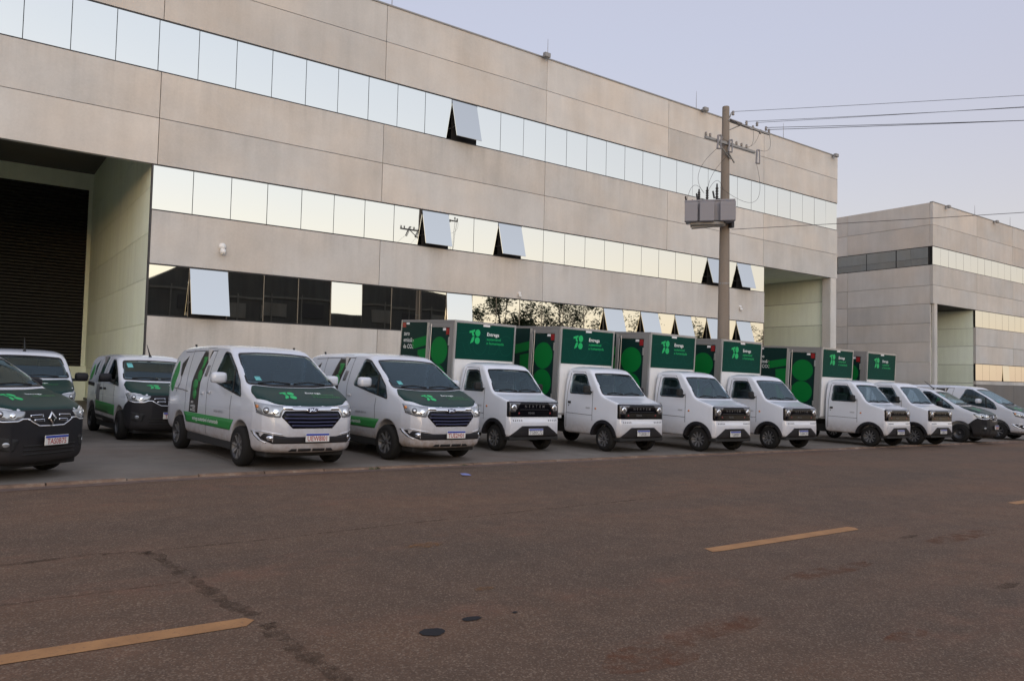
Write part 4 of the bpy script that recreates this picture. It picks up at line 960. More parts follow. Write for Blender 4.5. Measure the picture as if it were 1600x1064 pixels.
        # seams, handle, mirror, side repeater
        for q in ([(0, 1.62, 1.98), (0, 1.75, 1.38), (0, 1.72, .75), (0, 1.70, .36)], [(0, .47, 1.16), (0, .50, .95), (0, .47, .72)], [(0, 2.95, 1.98), (0, 2.98, 1.2), (0, 2.95, .80)], [(0, 1.62, 1.955), (0, 2.6, 1.96), (0, 3.5, 1.94)]):
            ring_strip('panel_gap', B, q, .011, dr, 'seal_black', root, .0022)
        ring_strip('door_handle', B, [(0, 1.67, 1.18), (0, 1.52, 1.185)], .045, dr, 'white_paint', root, .022)
        ring_strip('door_handle', B, [(0, 2.02, 1.15), (0, 1.88, 1.155)], .045, dr, 'white_paint', root, .022)
        xm = sx*1.06
        mr = MB().box(xm-.13, xm+.13, .52, .70, 1.37, 1.56, .06).build('mirror', 'white_paint', root)
        MB().box(sx*.84 if sx > 0 else sx*1.0, sx*1.0 if sx > 0 else sx*.84, .55, .66, 1.36, 1.42, .02).build('mirror_arm', 'chassis_black', mr)
        for p_ in mr.data.polygons: p_.use_smooth = True
    # wipers, roof bits
    for a, b in (((-.62, -.2, 1.40), (-.05, -.1, 1.395)), ((.02, -.2, 1.40), (.60, -.1, 1.395))):
        P = B.project(np.array([a, [(a[0]+b[0])/2, 0, 1.425], b]), FRONT, .018); MB().tube([tuple(q) for q in P], .011, 5).build('wiper', 'chassis_black', root)
    MB().box(-.05, .05, 1.05, 1.13, 2.04, 2.10, .012).build('roof_sensor', 'chassis_black', root) if False else None
    MB().tube([(-.55, 3.5, 2.05), (-.55, 3.52, 2.105)], .022, 8).build('roof_bracket', 'chassis_black', root); MB().tube([(.62, 1.35, 2.03), (.62, 1.36, 2.075)], .022, 8).build('roof_bracket', 'chassis_black', root)
    ring_strip('inspection_sticker', B, [(-.62, 0, 1.475), (-.52, 0, 1.478)], .065, FRONT, 'sticker_teal', root, .006)
    # underside, interior
    MB().box(-.70, .70, -.7, 4.1, .20, .40, .03).build('underbody', 'chassis_black', root); MB().box(-.84, .84, .47, 2.86, .23, .38, .02).build('underside_shade_block', 'chassis_black', root)  # wide black block between the axles is added to deepen the dark underneath
    MB().box(-.78, .78, .02, .48, .95, 1.20, .06).build('dashboard', 'cabin_trim', root)
    seat(root, -.42, 1.05, .97); seat(root, .42, 1.05, .97); steering(root, .42, .62, 1.30)
    MB().box(-.80, .80, 1.93, 1.97, .95, 1.98).build('bulkhead', 'cabin_light', root)
    MB().box(-.09, .09, .80, .83, 1.80, 1.86, .015).build('inner_mirror', 'chassis_black', root)
    for y in (0, 3.32):
        for sx in (-1, 1): wheel(root, sx*.80, y, .335, .215, sx, 'rim_silver', 8, .66)
    return root, B, -1.004, .535, .06

# ============================ compact panel van (white, black bumper, dark green hood)
def make_compact_van():
    root = empty('compact_van')
    side = smooth_poly([(-.74, .23), (-.86, .30), (-.90, .48), (-.89, .70), (-.85, .90), (-.79, 1.0), (-.68, 1.06), (-.30, 1.19), (.06, 1.285), (.45, 1.52), (.86, 1.755), (1.12, 1.86), (1.6, 1.93), (2.4, 1.935), (3.05, 1.91), (3.28, 1.84), (3.40, 1.70), (3.50, 1.35), (3.56, .95), (3.55, .55), (3.46, .38), (3.1, .30), (2.2, .27), (.4, .25), (-.45, .23)], 4)
    plan = [(0, -.90), (.40, -.875), (.63, -.80), (.78, -.66), (.865, -.42), (.905, 0), (.92, .9), (.92, 2.8), (.90, 3.3), (.84, 3.5), (.6, 3.56), (0, 3.57)]
    front = [(0, .18), (.76, .21), (.87, .31), (.91, .5), (.92, .75), (.915, 1.0), (.895, 1.2), (.875, 1.3), (.815, 1.55), (.755, 1.75), (.70, 1.85), (.58, 1.92), (.40, 1.945), (0, 1.96)]
    B = Body(side, plan, front, .12, .18)
    win = round_poly([(1.36, 1.30), (1.22, 1.755), (1.0, 1.75), (.60, 1.53), (.30, 1.31), (.16, 1.17), (.7, 1.215)], .05)
    ws = round_poly([(-.77, 1.33), (-.4, 1.318), (0, 1.315), (.4, 1.318), (.77, 1.33), (.65, 1.735), (.33, 1.755), (0, 1.76), (-.33, 1.755), (-.65, 1.735)], .05)
    B.cuts = [arch_cut(0, .335, .41, .58), arch_cut(2.72, .335, .41, .58), cavity(B, .15, 1.9, .9), win_cut(win, 'x', .5), win_cut(ws, 'y', 1.2)]
    link(bpy.data.objects.new('body', body_mesh('body', B.d, B.lo, B.hi, .026, 'white_paint')), root)
    # black bumper: a shell of its own lying over the nose
    arch = B.cuts[0]
    zs_top = np.array([(-1.0, .94), (-.80, .93), (-.66, .88), (-.50, .80), (-.36, .70)])
    def bump(x, y, z):
        ztop = np.interp(y, [-1.0, -.80, -.64, -.46, -.30, -.22], [1.03, 1.02, .935, .82, .68, .60])
        v = smax(B.d0(x, y, z)-.010, np.maximum(z-ztop, y+.22), .012)
        return arch(v, x, y, z)
    link(bpy.data.objects.new('front_bumper', body_mesh('front_bumper', bump, (-.98, -.98, .14), (.98, -.18, 1.08), .020, 'black_plastic')), root)
    patch('windshield', B, [(x, -2, z) for x, z in ws], FRONT, 'car_glass', root, .003, .008, .06); seal(B, ws, 'y', FRONT, root)
    for dr_ in (LEFT, RIGHT): seal(B, win, 'x', dr_, root, .024)
    for sx, dr in ((-1, LEFT), (1, RIGHT)):
        patch('side_window', B, [(2*sx, y, z) for y, z in win], dr, 'car_glass', root, .003, .008, .06)
        ring_strip('pillar_trim', B, [(0, .57, 1.51), (0, .56, 1.35), (0, .55, 1.20)], .04, dr, 'chassis_black', root, .008)
    hood = patch('hood', B, round_poly([(-.74, .06, 0), (-.36, .0, 0), (0, -.01, 0), (.36, .0, 0), (.74, .06, 0), (.82, -.10, 0), (.83, -.38, 0), (.77, -.60, 0), (.52, -.79, 0), (.25, -.84, 0), (0, -.85, 0), (-.25, -.84, 0), (-.52, -.79, 0), (-.77, -.60, 0), (-.83, -.38, 0), (-.82, -.10, 0)], .06), TOP, 'wrap_dark_green', root, .005, .012, .05)
    logo(hood, (-.26, -.36, 0), (1, 0, 0), (0, 1, 0), .30, 'logo_green', (B, TOP, .009))
    text_wrap('hood_lettering', B, 'Entrega', .085, (.08, -.26, 0), (1, 0, 0), (0, 1, 0), TOP, 'text_white', hood, .012, 'LEFT', .010, 1.1)
    text_wrap('hood_lettering', B, 'sustentável', .085, (.12, -.34, 0), (1, 0, 0), (0, 1, 0), TOP, 'leaf_green', hood, .004, 'LEFT', .010, 1.1)
    for sx in (-1, 1):
        dg = (-.6*sx, .8, 0)
        hl = patch('headlight', B, [(sx*.46, -.86, .985), (sx*.50, -.86, .885), (sx*.62, -.80, .86), (sx*.84, -.56, .90), (sx*.87, -.44, 1.03), (sx*.80, -.52, 1.045), (sx*.62, -.74, 1.01)], dg, 'lamp_lens', root, .014, .02, .04, .025)
        for (x, y, z, r_, mm) in ((.60, -.77, .935, .040, 'lamp_bulb'), (.72, -.66, .955, .048, 'lamp_dark'), (.72, -.66, .955, .030, 'lamp_bulb')):
            patch('bulb', B, [(sx*(x+r_*.8*math.cos(a)), y+r_*.6*math.cos(a), z+r_*math.sin(a)) for a in np.linspace(0, 2*math.pi, 15)[:-1]], dg, mm, hl, .018 if r_ > .035 else .021, .006, .03)
        ring_strip('lamp_chrome', B, [(sx*.38, -.86, .880), (sx*.50, -.86, .882), (sx*.56, -.83, .850), (sx*.70, -.7, .845), (sx*.84, -.56, .885)], .020, dg, 'chrome', root, .020)
        ring_strip('grille_bar', B, [(sx*.14, 0, .925), (sx*.36, 0, .920)], .036, FRONT, 'chrome', root, .018); ring_strip('grille_slot', B, [(sx*.155, 0, .925), (sx*.345, 0, .920)], .020, FRONT, 'grille_black', root, .021)
        ring_strip('grille_bar', B, [(sx*.13, 0, .860), (sx*.30, 0, .857)], .036, FRONT, 'chrome', root, .018); ring_strip('grille_slot', B, [(sx*.145, 0, .860), (sx*.285, 0, .857)], .020, FRONT, 'grille_black', root, .021)
        ring_strip('grille_surround', B, [(0, 0, .775), (sx*.22, 0, .778), (sx*.33, 0, .835), (sx*.40, 0, .882)], .018, FRONT, 'chrome', root, .020)
        fg = patch('fog_pocket', B, [(sx*.52, 0, .60), (sx*.80, 0, .64), (sx*.80, 0, .45), (sx*.58, 0, .43)], FRONT, 'chassis_black', root, .012, .006, .05, .03)
        patch('fog_lamp', B, disc((sx*.68, 0, .53), .035), FRONT, 'lamp_lens', fg, .016, .008, .03)
    em = patch('emblem', B, [(0, 0, .985), (.075, 0, .885), (0, 0, .785), (-.075, 0, .885)], FRONT, 'chrome', root, .030, .03, .03)
    patch('emblem_gap', B, [(0, 0, .945), (.042, 0, .885), (0, 0, .825), (-.042, 0, .885)], FRONT, 'grille_black', em, .033, .004, .03)
    for z in (.50, .44, .38): ring_strip('intake_slat', B, [(-.46, 0, z), (0, 0, z-.004), (.46, 0, z)], .022, FRONT, 'chassis_black', root, .018)
    for sx, dr in ((-1, LEFT), (1, RIGHT)):
        u = (0, -1, 0) if sx < 0 else (0, 1, 0)
        patch('stripe', B, [(0, 2.30, .78), (0, .42, .74), (0, .425, .50), (0, 2.28, .54)], dr, 'stripe_green', root, .003, .004, .08)
        text_wrap('stripe_lettering', B, 'entrega sustentável', .12, (0, 1.35, .64), u, (0, 0, 1), dr, 'leaf_green', root, .004, off=.0065)
        patch('sill_trim', B, [(0, 2.28, .46), (0, .43, .42), (0, .43, .28), (0, 2.28, .30)], dr, 'black_plastic', root, .008, .012, .08)
        patch('dark_band', B, [(0, 1.95, 1.86), (0, 1.66, 1.86), (0, 1.88, 1.22), (0, 2.25, 1.22)], dr, 'wrap_dark_green', root, .003, .004, .08)
        patch('dark_band', B, [(0, 1.90, 1.18), (0, 1.90, .78), (0, 2.25, .79), (0, 2.25, 1.18)], dr, 'decal_grey', root, .003, .004, .08)
        patch('leaf_decal', B, [(0, y, z) for y, z in smooth_poly([(2.95, 1.66), (2.84, 1.48), (2.95, 1.30), (3.15, 1.25), (3.18, 1.40)], 4)], dr, 'leaf_green', root, .003, .004, .06)
        patch('shard_decal', B, [(0, 2.52, 1.76), (0, 2.75, 1.62), (0, 2.72, 1.40), (0, 2.62, 1.38)], dr, 'wrap_dark_green', root, .003, .004, .06)
        patch('rub_strip', B, [(0, 2.55, 1.19), (0, 3.32, 1.22), (0, 3.34, 1.13), (0, 2.55, 1.11)], dr, 'black_plastic', root, .008, .012, .06, .02)
        for q in ([(0, 1.52, 1.80), (0, 1.58, 1.25), (0, 1.55, .75), (0, 1.50, .42)], [(0, .52, 1.17), (0, .55, .95), (0, .50, .75)], [(0, 2.30, 1.84), (0, 2.36, 1.2), (0, 2.30, .85)]): ring_strip('panel_gap', B, q, .011, dr, 'seal_black', root, .0022)
        ring_strip('door_handle', B, [(0, 1.46, 1.08), (0, 1.28, 1.085)], .05, dr, 'black_plastic', root, .024); ring_strip('door_handle', B, [(0, 1.86, 1.08), (0, 1.68, 1.08)], .05, dr, 'black_plastic', root, .024)
        xm = sx*1.05; mr = MB().box(xm-.13, xm+.13, .50, .66, 1.25, 1.44, .065).build('mirror', 'black_plastic', root)
        for p_ in mr.data.polygons: p_.use_smooth = True
        MB().box(min(sx*.86, sx*.98), max(sx*.86, sx*.98), .53, .62, 1.25, 1.31, .02).build('mirror_arm', 'chassis_black', mr)
    for a, b in (((-.60, 0, 1.35), (-.05, 0, 1.345)), ((.02, 0, 1.35), (.58, 0, 1.345))):
        P = B.project(np.array([a, [(a[0]+b[0])/2, 0, 1.37], b]), FRONT, .018); MB().tube([tuple(q) for q in P], .011, 5).build('wiper', 'chassis_black', root)
    MB().tube([(0, 1.10, 1.86), (0, 1.14, 1.90), (0, 1.45, 2.16)], [.035, .02, .005], 8).build('antenna', 'chassis_black', root)
    MB().box(-.70, .70, -.65, 3.4, .17, .36, .03).build('underbody', 'chassis_black', root); MB().box(-.83, .83, .45, 2.27, .19, .32, .02).build('underside_shade_block', 'chassis_black', root)  # second black block added only to darken the space below the van
    MB().box(-.78, .78, .18, .55, .90, 1.14, .06).build('dashboard', 'cabin_trim', root)
    seat(root, -.40, 1.05, .82); seat(root, .40, 1.05, .82); steering(root, .40, .72, 1.18)
    MB().box(-.80, .80, 1.84, 1.88, .9, 1.84).build('bulkhead', 'seat_cloth', root)
    ring_strip('inspection_sticker', B, [(-.60, 0, 1.64), (-.48, 0, 1.645)], .10, FRONT, 'sticker_teal', root, .006)
    for y in (0, 2.72):
        for sx in (-1, 1): wheel(root, sx*.79, y, .325, .20, sx, 'rim_grey', 0, .60)
    return root, B, -.928, .57, 0.02

# ============================ small electric truck with cargo box
def make_truck():
    root = empty('box_truck')
    RK = R(1.2)
    side = smooth_poly([(-.42, .34), (-.535, .36), (-.56, .50), (-.555, .66), (-.525, .75), (-.505, .95), (-.50, 1.08), (-.455, 1.145), (-.20, 1.225), (.08, 1.325), (.30, 1.58), (.53, 1.84), (.68, 1.955), (.95, 2.02), (1.28, 2.015), (1.39, 1.96), (1.43, 1.80), (1.46, 1.2), (1.465, .75), (1.45, .50), (1.34, .37), (.9, .36), (0, .35)], 4)
    plan = [(0, -.57), (.55, -.56), (.70, -.53), (.765, -.44), (.79, -.2), (.80, .2), (.80, 1.36), (.785, 1.43), (.72, 1.47), (0, 1.475)]
    front = [(0, .30), (.74, .33), (.785, .40), (.795, .6), (.80, .85), (.79, 1.1), (.775, 1.3), (.735, 1.6), (.685, 1.85), (.63, 1.97), (.50, 2.02), (.3, 2.035), (0, 2.045)]
    B = Body(side, plan, front, .05, .05)
    win = round_poly([(1.235, 1.345), (1.21, 1.79), (1.17, 1.825), (.80, 1.825), (.70, 1.78), (.44, 1.335)], .06)
    ws = round_poly([(-.71, 1.345), (-.35, 1.338), (0, 1.335), (.35, 1.338), (.71, 1.345), (.605, 1.835), (.3, 1.85), (0, 1.853), (-.3, 1.85), (-.605, 1.835)], .05)
    AR = .375
    B.cuts = [arch_cut(0, .30, AR, .52), cavity(B, .15, 1.40, .95, .05), win_cut(win, 'x', .45, -.028), win_cut(ws, 'y', .95, -.028)]
    cab = link(bpy.data.objects.new('cab', body_mesh('cab', B.d, B.lo, B.hi, .023, 'white_truck_paint')), root)
    def flare(x, y, z):
        r_ = np.sqrt((y)**2+(z-.30)**2)
        v = np.maximum.reduce([B.d0(x, y, z)-.020, np.abs(r_-(AR+.025))-.045, .60-np.abs(x), .36-z])
        return v
    fl_l = body_mesh('fender_flare', lambda x, y, z: np.maximum(flare(x, y, z), x), (-.88, -.52, .30), (-.55, .52, .82), .018, 'black_plastic')
    fl_r = body_mesh('fender_flare', lambda x, y, z: np.maximum(flare(x, y, z), -x), (.55, -.52, .30), (.88, .52, .82), .018, 'black_plastic')
    for f_ in (fl_l, fl_r): link(bpy.data.objects.new('fender_flare', f_), root)
    patch('windshield', B, [(x, -2, z) for x, z in ws], FRONT, 'car_glass', root, .003, .008, .06); seal(B, ws, 'y', FRONT, root)
    for dr_ in (LEFT, RIGHT): seal(B, win, 'x', dr_, root, .024)
    for sx, dr in ((-1, LEFT), (1, RIGHT)):
        patch('side_window', B, [(0, y, z) for y, z in win], dr, 'car_glass', root, .003, .008, .06)
        for q in ([(0, .40, 1.42), (0, .385, 1.1), (0, .385, .70)], [(0, 1.29, 1.86), (0, 1.335, 1.3), (0, 1.345, .50)], [(0, .385, .83), (0, 1.34, .855)], [(0, .48, 1.46), (0, .78, 1.88), (0, 1.27, 1.885)]): ring_strip('panel_gap', B, q, .011, dr, 'seal_black', root, .0022)
        ring_strip('door_handle', B, [(0, 1.28, 1.12), (0, 1.18, 1.12)], .055, dr, 'chassis_black', root, .014)
        patch('door_lock', B, [(0, 1.26+.016*math.cos(a), 1.04+.016*math.sin(a)) for a in np.linspace(0, 6.28, 10)[:-1]], dr, 'chassis_black', root, .006, .008, .03)
        u = (0, -1, 0) if sx < 0 else (0, 1, 0)
        text_wrap('door_badge', B, 'FENIX', .055, (0, .54, 1.0), u, (0, 0, 1), dr, 'decal_grey', root, .006)
        patch('side_repeater', B, [(0, .27+.03*math.cos(a), 1.0+.024*math.sin(a)) for a in np.linspace(0, 6.28, 12)[:-1]], dr, 'lamp_amber', root, .010, .012, .03)
        xm = sx*.93; mr = MB().box(xm-.09, xm+.09, .40, .50, 1.36, 1.54, .045).build('mirror', 'chassis_black', root); MB().box(min(sx*.74, sx*.87), max(sx*.74, sx*.87), .42, .48, 1.37, 1.41, .01).build('mirror_arm', 'chassis_black', mr)
    # black face panel
    gr = patch('grille', B, [(-.762, 0, 1.135), (.762, 0, 1.135), (.762, 0, .790), (-.762, 0, .790)], FRONT, 'grille_black', root, .008, .016, .05, .03)
    for i, ch in enumerate('NEXTEM'): text_wrap('grille_letter', B, ch, .082, (-.26+.104*i, 0, 1.025), (1, 0, 0), (0, 0, 1), FRONT, 'rim_grey2', gr, .004, off=.012)
    text_wrap('grille_lettering', B, 'FENIX', .058, (-.10, 0, .875), (1, 0, 0), (0, 0, 1), FRONT, 'rim_grey2', gr, .004, off=.012, sx=1.2)
    ring_strip('grille_line', B, [(-.42, 0, .955), (.42, 0, .955)], .008, FRONT, 'rim_grey', gr, .013)
    for sx in (-1, 1):
        hl = patch('headlight', B, [(sx*.40, 0, 1.112), (sx*.735, 0, 1.112), (sx*.735, 0, .90), (sx*.56, 0, .90)], FRONT, 'lamp_dark', root, .012, .008, .05, .02)
        patch('bulb', B, disc((sx*.60, 0, .995), .075), FRONT, 'chrome', hl, .018, .010, .03)
        patch('bulb', B, disc((sx*.60, 0, .995), .060), FRONT, 'lamp_bulb', hl, .024, .008, .03)
        ring_strip('lamp_bar', B, [(sx*.705, 0, 1.09), (sx*.705, 0, .93)], .018, FRONT, 'lamp_lens', hl, .018)
        patch('reflector', B, [(sx*.46, 0, .90), (sx*.49, 0, .86), (sx*.43, 0, .86)], FRONT, 'red_lamp', root, .012, .006, .03)
        for k in range(5): ring_strip('bumper_louvre', B, [(sx*(.40+.058*k), 0, .725), (sx*(.40+.058*k)+.022, 0, .700)], .030, FRONT, 'decal_grey', root, .003)
    lb_ = patch('lower_bumper', B, [(-.66, 0, .345), (-.73, 0, .365), (-.38, 0, .590), (.38, 0, .590), (.73, 0, .365), (.66, 0, .345)], FRONT, 'black_plastic', root, .012, .02, .05, .02)
    MB().box(-.72, .72, -.53, -.30, .27, .365, .02).build('skid_plate', 'chassis_black', root)
    for a, b in (((-.56, 0, 1.365), (-.05, 0, 1.36)), ((.02, 0, 1.365), (.52, 0, 1.36))):
        P = B.project(np.array([a, [(a[0]+b[0])/2, 0, 1.395], b]), FRONT, .018); MB().tube([tuple(q) for q in P], .010, 5).build('wiper', 'chassis_black', root)
    ring_strip('hood_gap', B, [(-.70, 0, 1.150), (0, 0, 1.158), (.70, 0, 1.150)], .007, FRONT, 'joint_dark', root, .002)
    MB().box(-.66, .66, .18, .46, .95, 1.18, .05).build('dashboard', 'cabin_trim', root); seat(root, -.36, .88, .88); seat(root, .36, .88, .88); steering(root, .36, .62, 1.22)
    # chassis
    m = MB(); m.box(-.42, -.30, .2, 4.05, .48, .62); m.box(.30, .42, .2, 4.05, .48, .62); m.box(-.62, .62, 2.52, 2.64, .30, .40); m.box(-.55, .55, 1.45, 2.2, .34, .60, .02)
    m.build('chassis', 'chassis_black', root)
    MB().box(-.88, .88, 4.0, 4.08, .42, .52).build('rear_bar', 'chassis_black', root)
    for sx in (-1, 1): MB().box(sx*.68-.14, sx*.68+.14, 3.05, 3.08, .25, .75).build('mud_flap', 'chassis_black', root)
    # ---- cargo box, raked a little nose-down
    BX, BY0, BY1, BZ0, BZ1 = .94, 1.56, 4.12, .80, 3.02
    box = bpy.data.objects.new('cargo_box', MB().box(-BX+.03, BX-.03, BY0+.03, BY1, BZ0+.02, BZ1-.02).mesh('cargo_box', 'box_white')); link(box, root)
    box.location = (0, 0, 0); box.rotation_euler = (R(2.4), 0, 0)
    zr = math.sin(R(2.4))*BY0; box.location = (0, BY0*(1-math.cos(R(2.4)))+.5*math.sin(R(2.4)), -zr)
    def bp(name, mb, m_): return mb.build(name, m_, box)
    bp('front_wall', MB().box(-BX+.045, BX-.045, BY0+.004, BY0+.03, BZ0+.03, BZ1-.05), 'box_white')
    for sx in (-1, 1): bp('corner_post', MB().box(min(sx*BX, sx*(BX-.045)), max(sx*BX, sx*(BX-.045)), BY0-.004, BY0+.05, BZ0, BZ1), 'aluminium')
    bp('top_rail', MB().box(-BX, BX, BY0-.006, BY0+.04, BZ1-.05, BZ1+.004), 'aluminium')
    for sx in (-1, 1): bp('top_rail', MB().box(min(sx*(BX+.002), sx*(BX-.05)), max(sx*(BX+.002), sx*(BX-.05)), BY0+.04, BY1, BZ1-.055, BZ1+.003), 'aluminium_dull')
    bp('bottom_rail', MB().box(-BX, BX, BY0-.002, BY1, BZ0-.02, BZ0+.03), 'aluminium')
    fs = bp('front_sign', MB().box(-BX+.05, BX-.05, BY0-.004, BY0+.004, 2.085, BZ1-.055), 'box_green')
    yy = BY0-.0065
    # faint outline letters across the sign
    def outline(pts, w=.010, closed=True):
        P = [Vector((a, 0, b)) for a, b in pts]; n = len(P); vs = []; fq = []
        for i in range(n):
            a, b, c = P[i-1] if closed or i else P[i], P[i], P[(i+1) % n] if closed or i < n-1 else P[i]
            t_ = (c-a).normalized(); nn = Vector((-t_.z, 0, t_.x)); vs += [(b.x+nn.x*w/2, yy, b.z+nn.z*w/2), (b.x-nn.x*w/2, yy, b.z-nn.z*w/2)]
        for i in range(n if closed else n-1): j = (i+1) % n; fq.append((2*i, 2*i+1, 2*j+1, 2*j))
        MB().add(vs, fq).build('sign_outline', 'box_line_green', box)
    outline([(-.82, 2.70), (-.42, 2.76), (-.40, 2.55), (-.55, 2.52), (-.42, 2.26), (-.58, 2.22), (-.70, 2.50), (-.80, 2.48)])
    for cx in (-.18, .64): outline([(cx+.20*math.cos(a), 2.47+.25*math.sin(a)) for a in np.linspace(0, 6.2832, 33)[:-1]])
    outline([(.10, 2.26), (.30, 2.26), (.42, 2.42), (.40, 2.60), (.26, 2.68), (.18, 2.66)])
    logo(box, (-.34, yy-.002, 2.66), (1, 0, 0), (0, 0, 1), .40, 'logo_green')
    text_plane('sign_lettering', 'Entrega', .125, (.02, yy-.002, 2.73), (1, 0, 0), (0, 0, 1), 'text_white', box, .014, 'LEFT')
    text_plane('sign_lettering', 'sustentável', .10, (.02, yy-.002, 2.61), (1, 0, 0), (0, 0, 1), 'logo_green', box, .004, 'LEFT'); text_plane('sign_lettering', 'e humanizada', .10, (.02, yy-.002, 2.51), (1, 0, 0), (0, 0, 1), 'logo_green', box, .004, 'LEFT')
    bp('marker_plate', MB().box(-.10, .10, BY0-.012, BY0-.004, BZ1-.105, BZ1-.055), 'box_white')
    # flanks: bare aluminium strip, recessed door leaf, post, flush rear panel
    yf_, yd, yp, yr = BY0+.05, BY0+.24, BY0+1.18, BY1
    for sx in (-1, 1):
        def sb(name, x0, x1, y0, y1, z0, z1, m_): a, b = sorted((sx*x0, sx*x1)); return bp(name, MB().box(a, b, y0, y1, z0, z1), m_)
        sb('side_strip', BX-.03, BX-.004, yf_, yd, BZ0+.03, BZ1-.055, 'aluminium_dull')
        sb('side_header', BX-.03, BX-.006, yd, yp+.06, BZ1-.17, BZ1-.055, 'aluminium_dull')
        sb('side_door', BX-.03, BX-.022, yd+.01, yp-.02, BZ0+.06, BZ1-.18, 'box_side_green')
        sb('door_post', BX-.03, BX+.004, yp, yp+.09, BZ0+.03, BZ1-.06, 'aluminium')
        sb('side_panel', BX-.03, BX-.002, yp+.09, yr-.02, BZ0+.03, BZ1-.06, 'box_side_green')
        sb('rear_post', BX-.03, BX+.003, yr-.02, yr+.02, BZ0, BZ1, 'aluminium')
        bp('lock_rod', MB().tube([(sx*(BX-.006), yp-.10, BZ0+.08), (sx*(BX-.006), yp-.10, BZ1-.10)], .013, 6), 'aluminium')
        sb('lock_handle', BX-.02, BX+.008, yp-.13, yp-.07, 1.55, 1.75, 'aluminium_dull')
        sb('red_marker', BX-.022, BX-.012, yd+.03, yd+.16, BZ1-.36, BZ1-.20, 'red_lamp'); sb('white_marker', BX-.022, BX-.012, yd+.19, yd+.31, BZ1-.26, BZ1-.20, 'box_white')
        sb('door_hinge', BX-.022, BX+.004, yd-.02, yd+.03, BZ1-.62, BZ1-.42, 'aluminium'); sb('door_hinge', BX-.022, BX+.004, yd-.02, yd+.03, BZ0+.35, BZ0+.50, 'aluminium')
        sb('red_marker', BX-.004, BX+.004, yr-.22, yr-.05, BZ1-.20, BZ1-.07, 'red_lamp'); sb('white_marker', BX-.004, BX+.004, yr-.40, yr-.25, BZ1-.12, BZ1-.07, 'box_white')
        # big letters: T over the rear panel, two stacked rounds on the door
        xs_ = sx*(BX+.0005); xd = sx*(BX-.0205); us = -1 if sx < 0 else 1
        def flat(name, pts, xx, m_):
            r_ = delaunay_2d_cdt([Vector(q) for q in pts], [(i, (i+1) % len(pts)) for i in range(len(pts))], [], 1, 1e-5)
            MB().add([(xx, q.x, q.y) for q in r_[0]], [tuple(f) for f in r_[2]]).build(name, m_, box)
        ya, yb = yp+.09, yr-.02
        flat('big_letter', [(ya+.001, 2.62), (ya+.001, 2.38), (ya+.66, 2.26), (ya+.72, 2.50)], xs_, 'big_green')
        flat('big_letter', [(ya+.001, 2.30), (ya+.40, 2.24), (ya+.36, 1.6), (ya+.20, 1.05), (ya+.001, 1.05)], xs_, 'big_green')
        yc = (yd+yp)/2-.02
        for zc in (2.26, 1.56): flat('big_letter', [(yc+.38*math.cos(a), zc+.345*math.sin(a)) for a in np.linspace(0, 6.2832, 33)[:-1]], xd, 'big_green')
        for i, tx in enumerate(('zero', 'emissão', 'de CO2')): text_plane('side_lettering', tx, .16, (xs_, yr-.14 if sx < 0 else ya+.80, 2.66-.17*i), (0, us, 0), (0, 0, 1), 'text_white', box, .006, 'LEFT')
    for sx in (-1, 1):
        wheel(root, sx*.665, 0, .30, .18, sx, 'rim_silver', 10, .66); wheel(root, sx*.68, 2.80, .30, .18, sx, 'rim_silver', 10, .66)
    return root, B, -.578, .46, .0

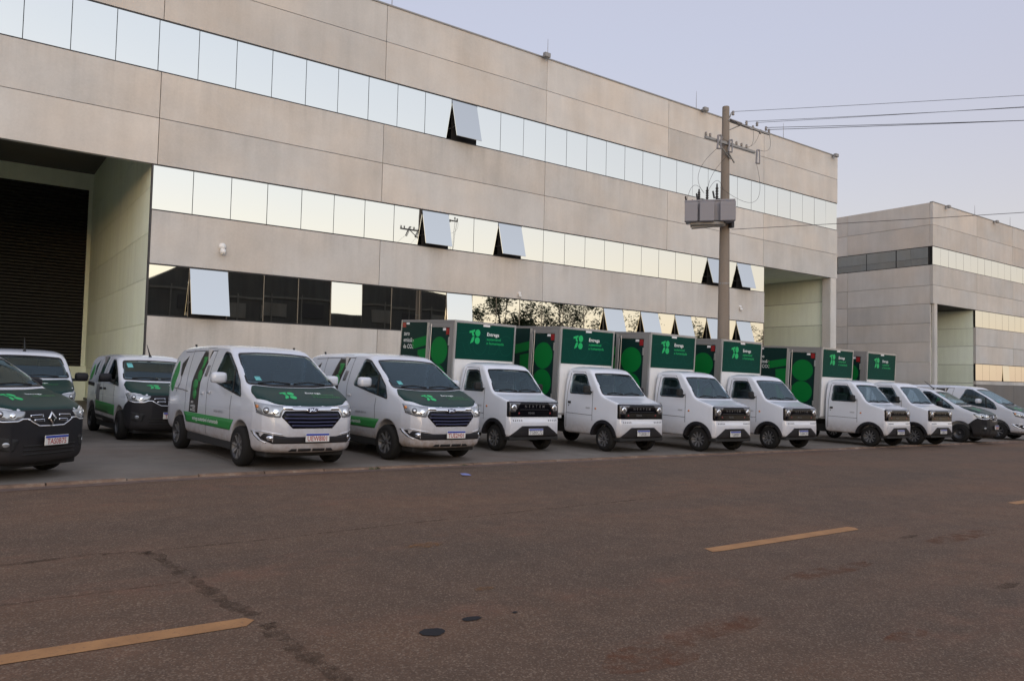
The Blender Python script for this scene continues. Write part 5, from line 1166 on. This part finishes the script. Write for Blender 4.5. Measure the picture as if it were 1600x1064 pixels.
# ------------------------------------------------------------------ the fleet
def place(root, X, Y, psi):
    a = R(psi); c, s_ = math.cos(a), math.sin(a); ex = Vector((c, s_, -SL*c)).normalized(); ey = Vector((-s_, c, SL*s_)); ey = (ey-ex*ey.dot(ex)).normalized(); ez = ex.cross(ey)
    root.matrix_world = Matrix(((ex.x, ey.x, ez.x, X), (ex.y, ey.y, ez.y, Y), (ex.z, ey.z, ez.z, gz(X, Y)+.003), (0, 0, 0, 1)))
    e = root.matrix_world.decompose(); root.location = e[0]; root.rotation_euler = e[1].to_euler()
def fleet(maker, spots, cat, group):
    proto = maker(); root, B, py, pzz, pxx = proto; out = []
    copies = [root] + [copy_tree(root) for _ in spots[1:]]
    for r_, (X, Y, psi, label, pt, red) in zip(copies, spots):
        place(r_, X, Y, psi)
        if 'cut by the left edge' in label: r_.scale = (.95,)*3
        st = random.choice((-7, -3, 0, 2, 5, 9))
        for ch in r_.children:
            if ch.name.startswith('wheel') and abs(ch.location.y) < .1: ch.rotation_euler = (random.uniform(0, 1.5), 0, R(st))
            elif ch.name.startswith('wheel'): ch.rotation_euler = (random.uniform(0, 1.5), 0, 0)
        tag(r_, label, cat, group); e = plate(r_, py, pzz, pxx, pt, red); out.append(r_)
    return out
tall = fleet(make_tall_van, [
    (4.72, 13.12, 4.0, 'white van with green wrapped hood and navy grille, leftmost of its kind', 'UEW8I01', True),
    (7.55, 13.30, 3.0, 'white van with green wrapped hood parked right beside the first box truck', 'TUE2H01', True),
    (33.9, 13.0, 2.0, 'white van with green hood at the far right end of the row', 'TUE2H05', True)], 'van', 'tall white delivery vans')
compact = fleet(make_compact_van, [
    (.54, 12.98, 41.0, 'compact van cut by the left edge, dark green hood, turned towards the road', 'TAS0B75', True),
    (1.10, 18.4, 0.0, 'compact white van parked behind the angled one at the left edge', 'TAS0B62', True),
    (3.74, 18.75, 4.0, 'compact white van with black bumper half hidden by the first tall van', 'TAS0B81', True),
    (29.55, 12.6, 7.0, 'compact van with black bumper just right of the last box truck', 'TAS0B90', True)], 'van', 'compact vans with black bumpers')
trucks = fleet(make_truck, [
    (10.62, 14.25, 2.3, 'small white box truck nearest the tall vans, leftmost of the six', 'TGB0C72', False),
    (13.22, 13.40, .6, 'second small white box truck from the left', 'TGB0B17', False),
    (15.80, 12.75, 1.9, 'third small white box truck from the left', 'TGB0B97', False),
    (18.70, 12.72, .2, 'fourth small white box truck, left of the wide gap showing green doors', 'TGB0C05', False),
    (23.20, 12.35, 1.2, 'fifth small white box truck, right of the wide gap', 'TGB0B44', False),
    (25.72, 12.25, -.2, 'sixth and last small white box truck beside a compact van', 'TGB0C31', False)], 'truck', 'small white box trucks with green boxes')
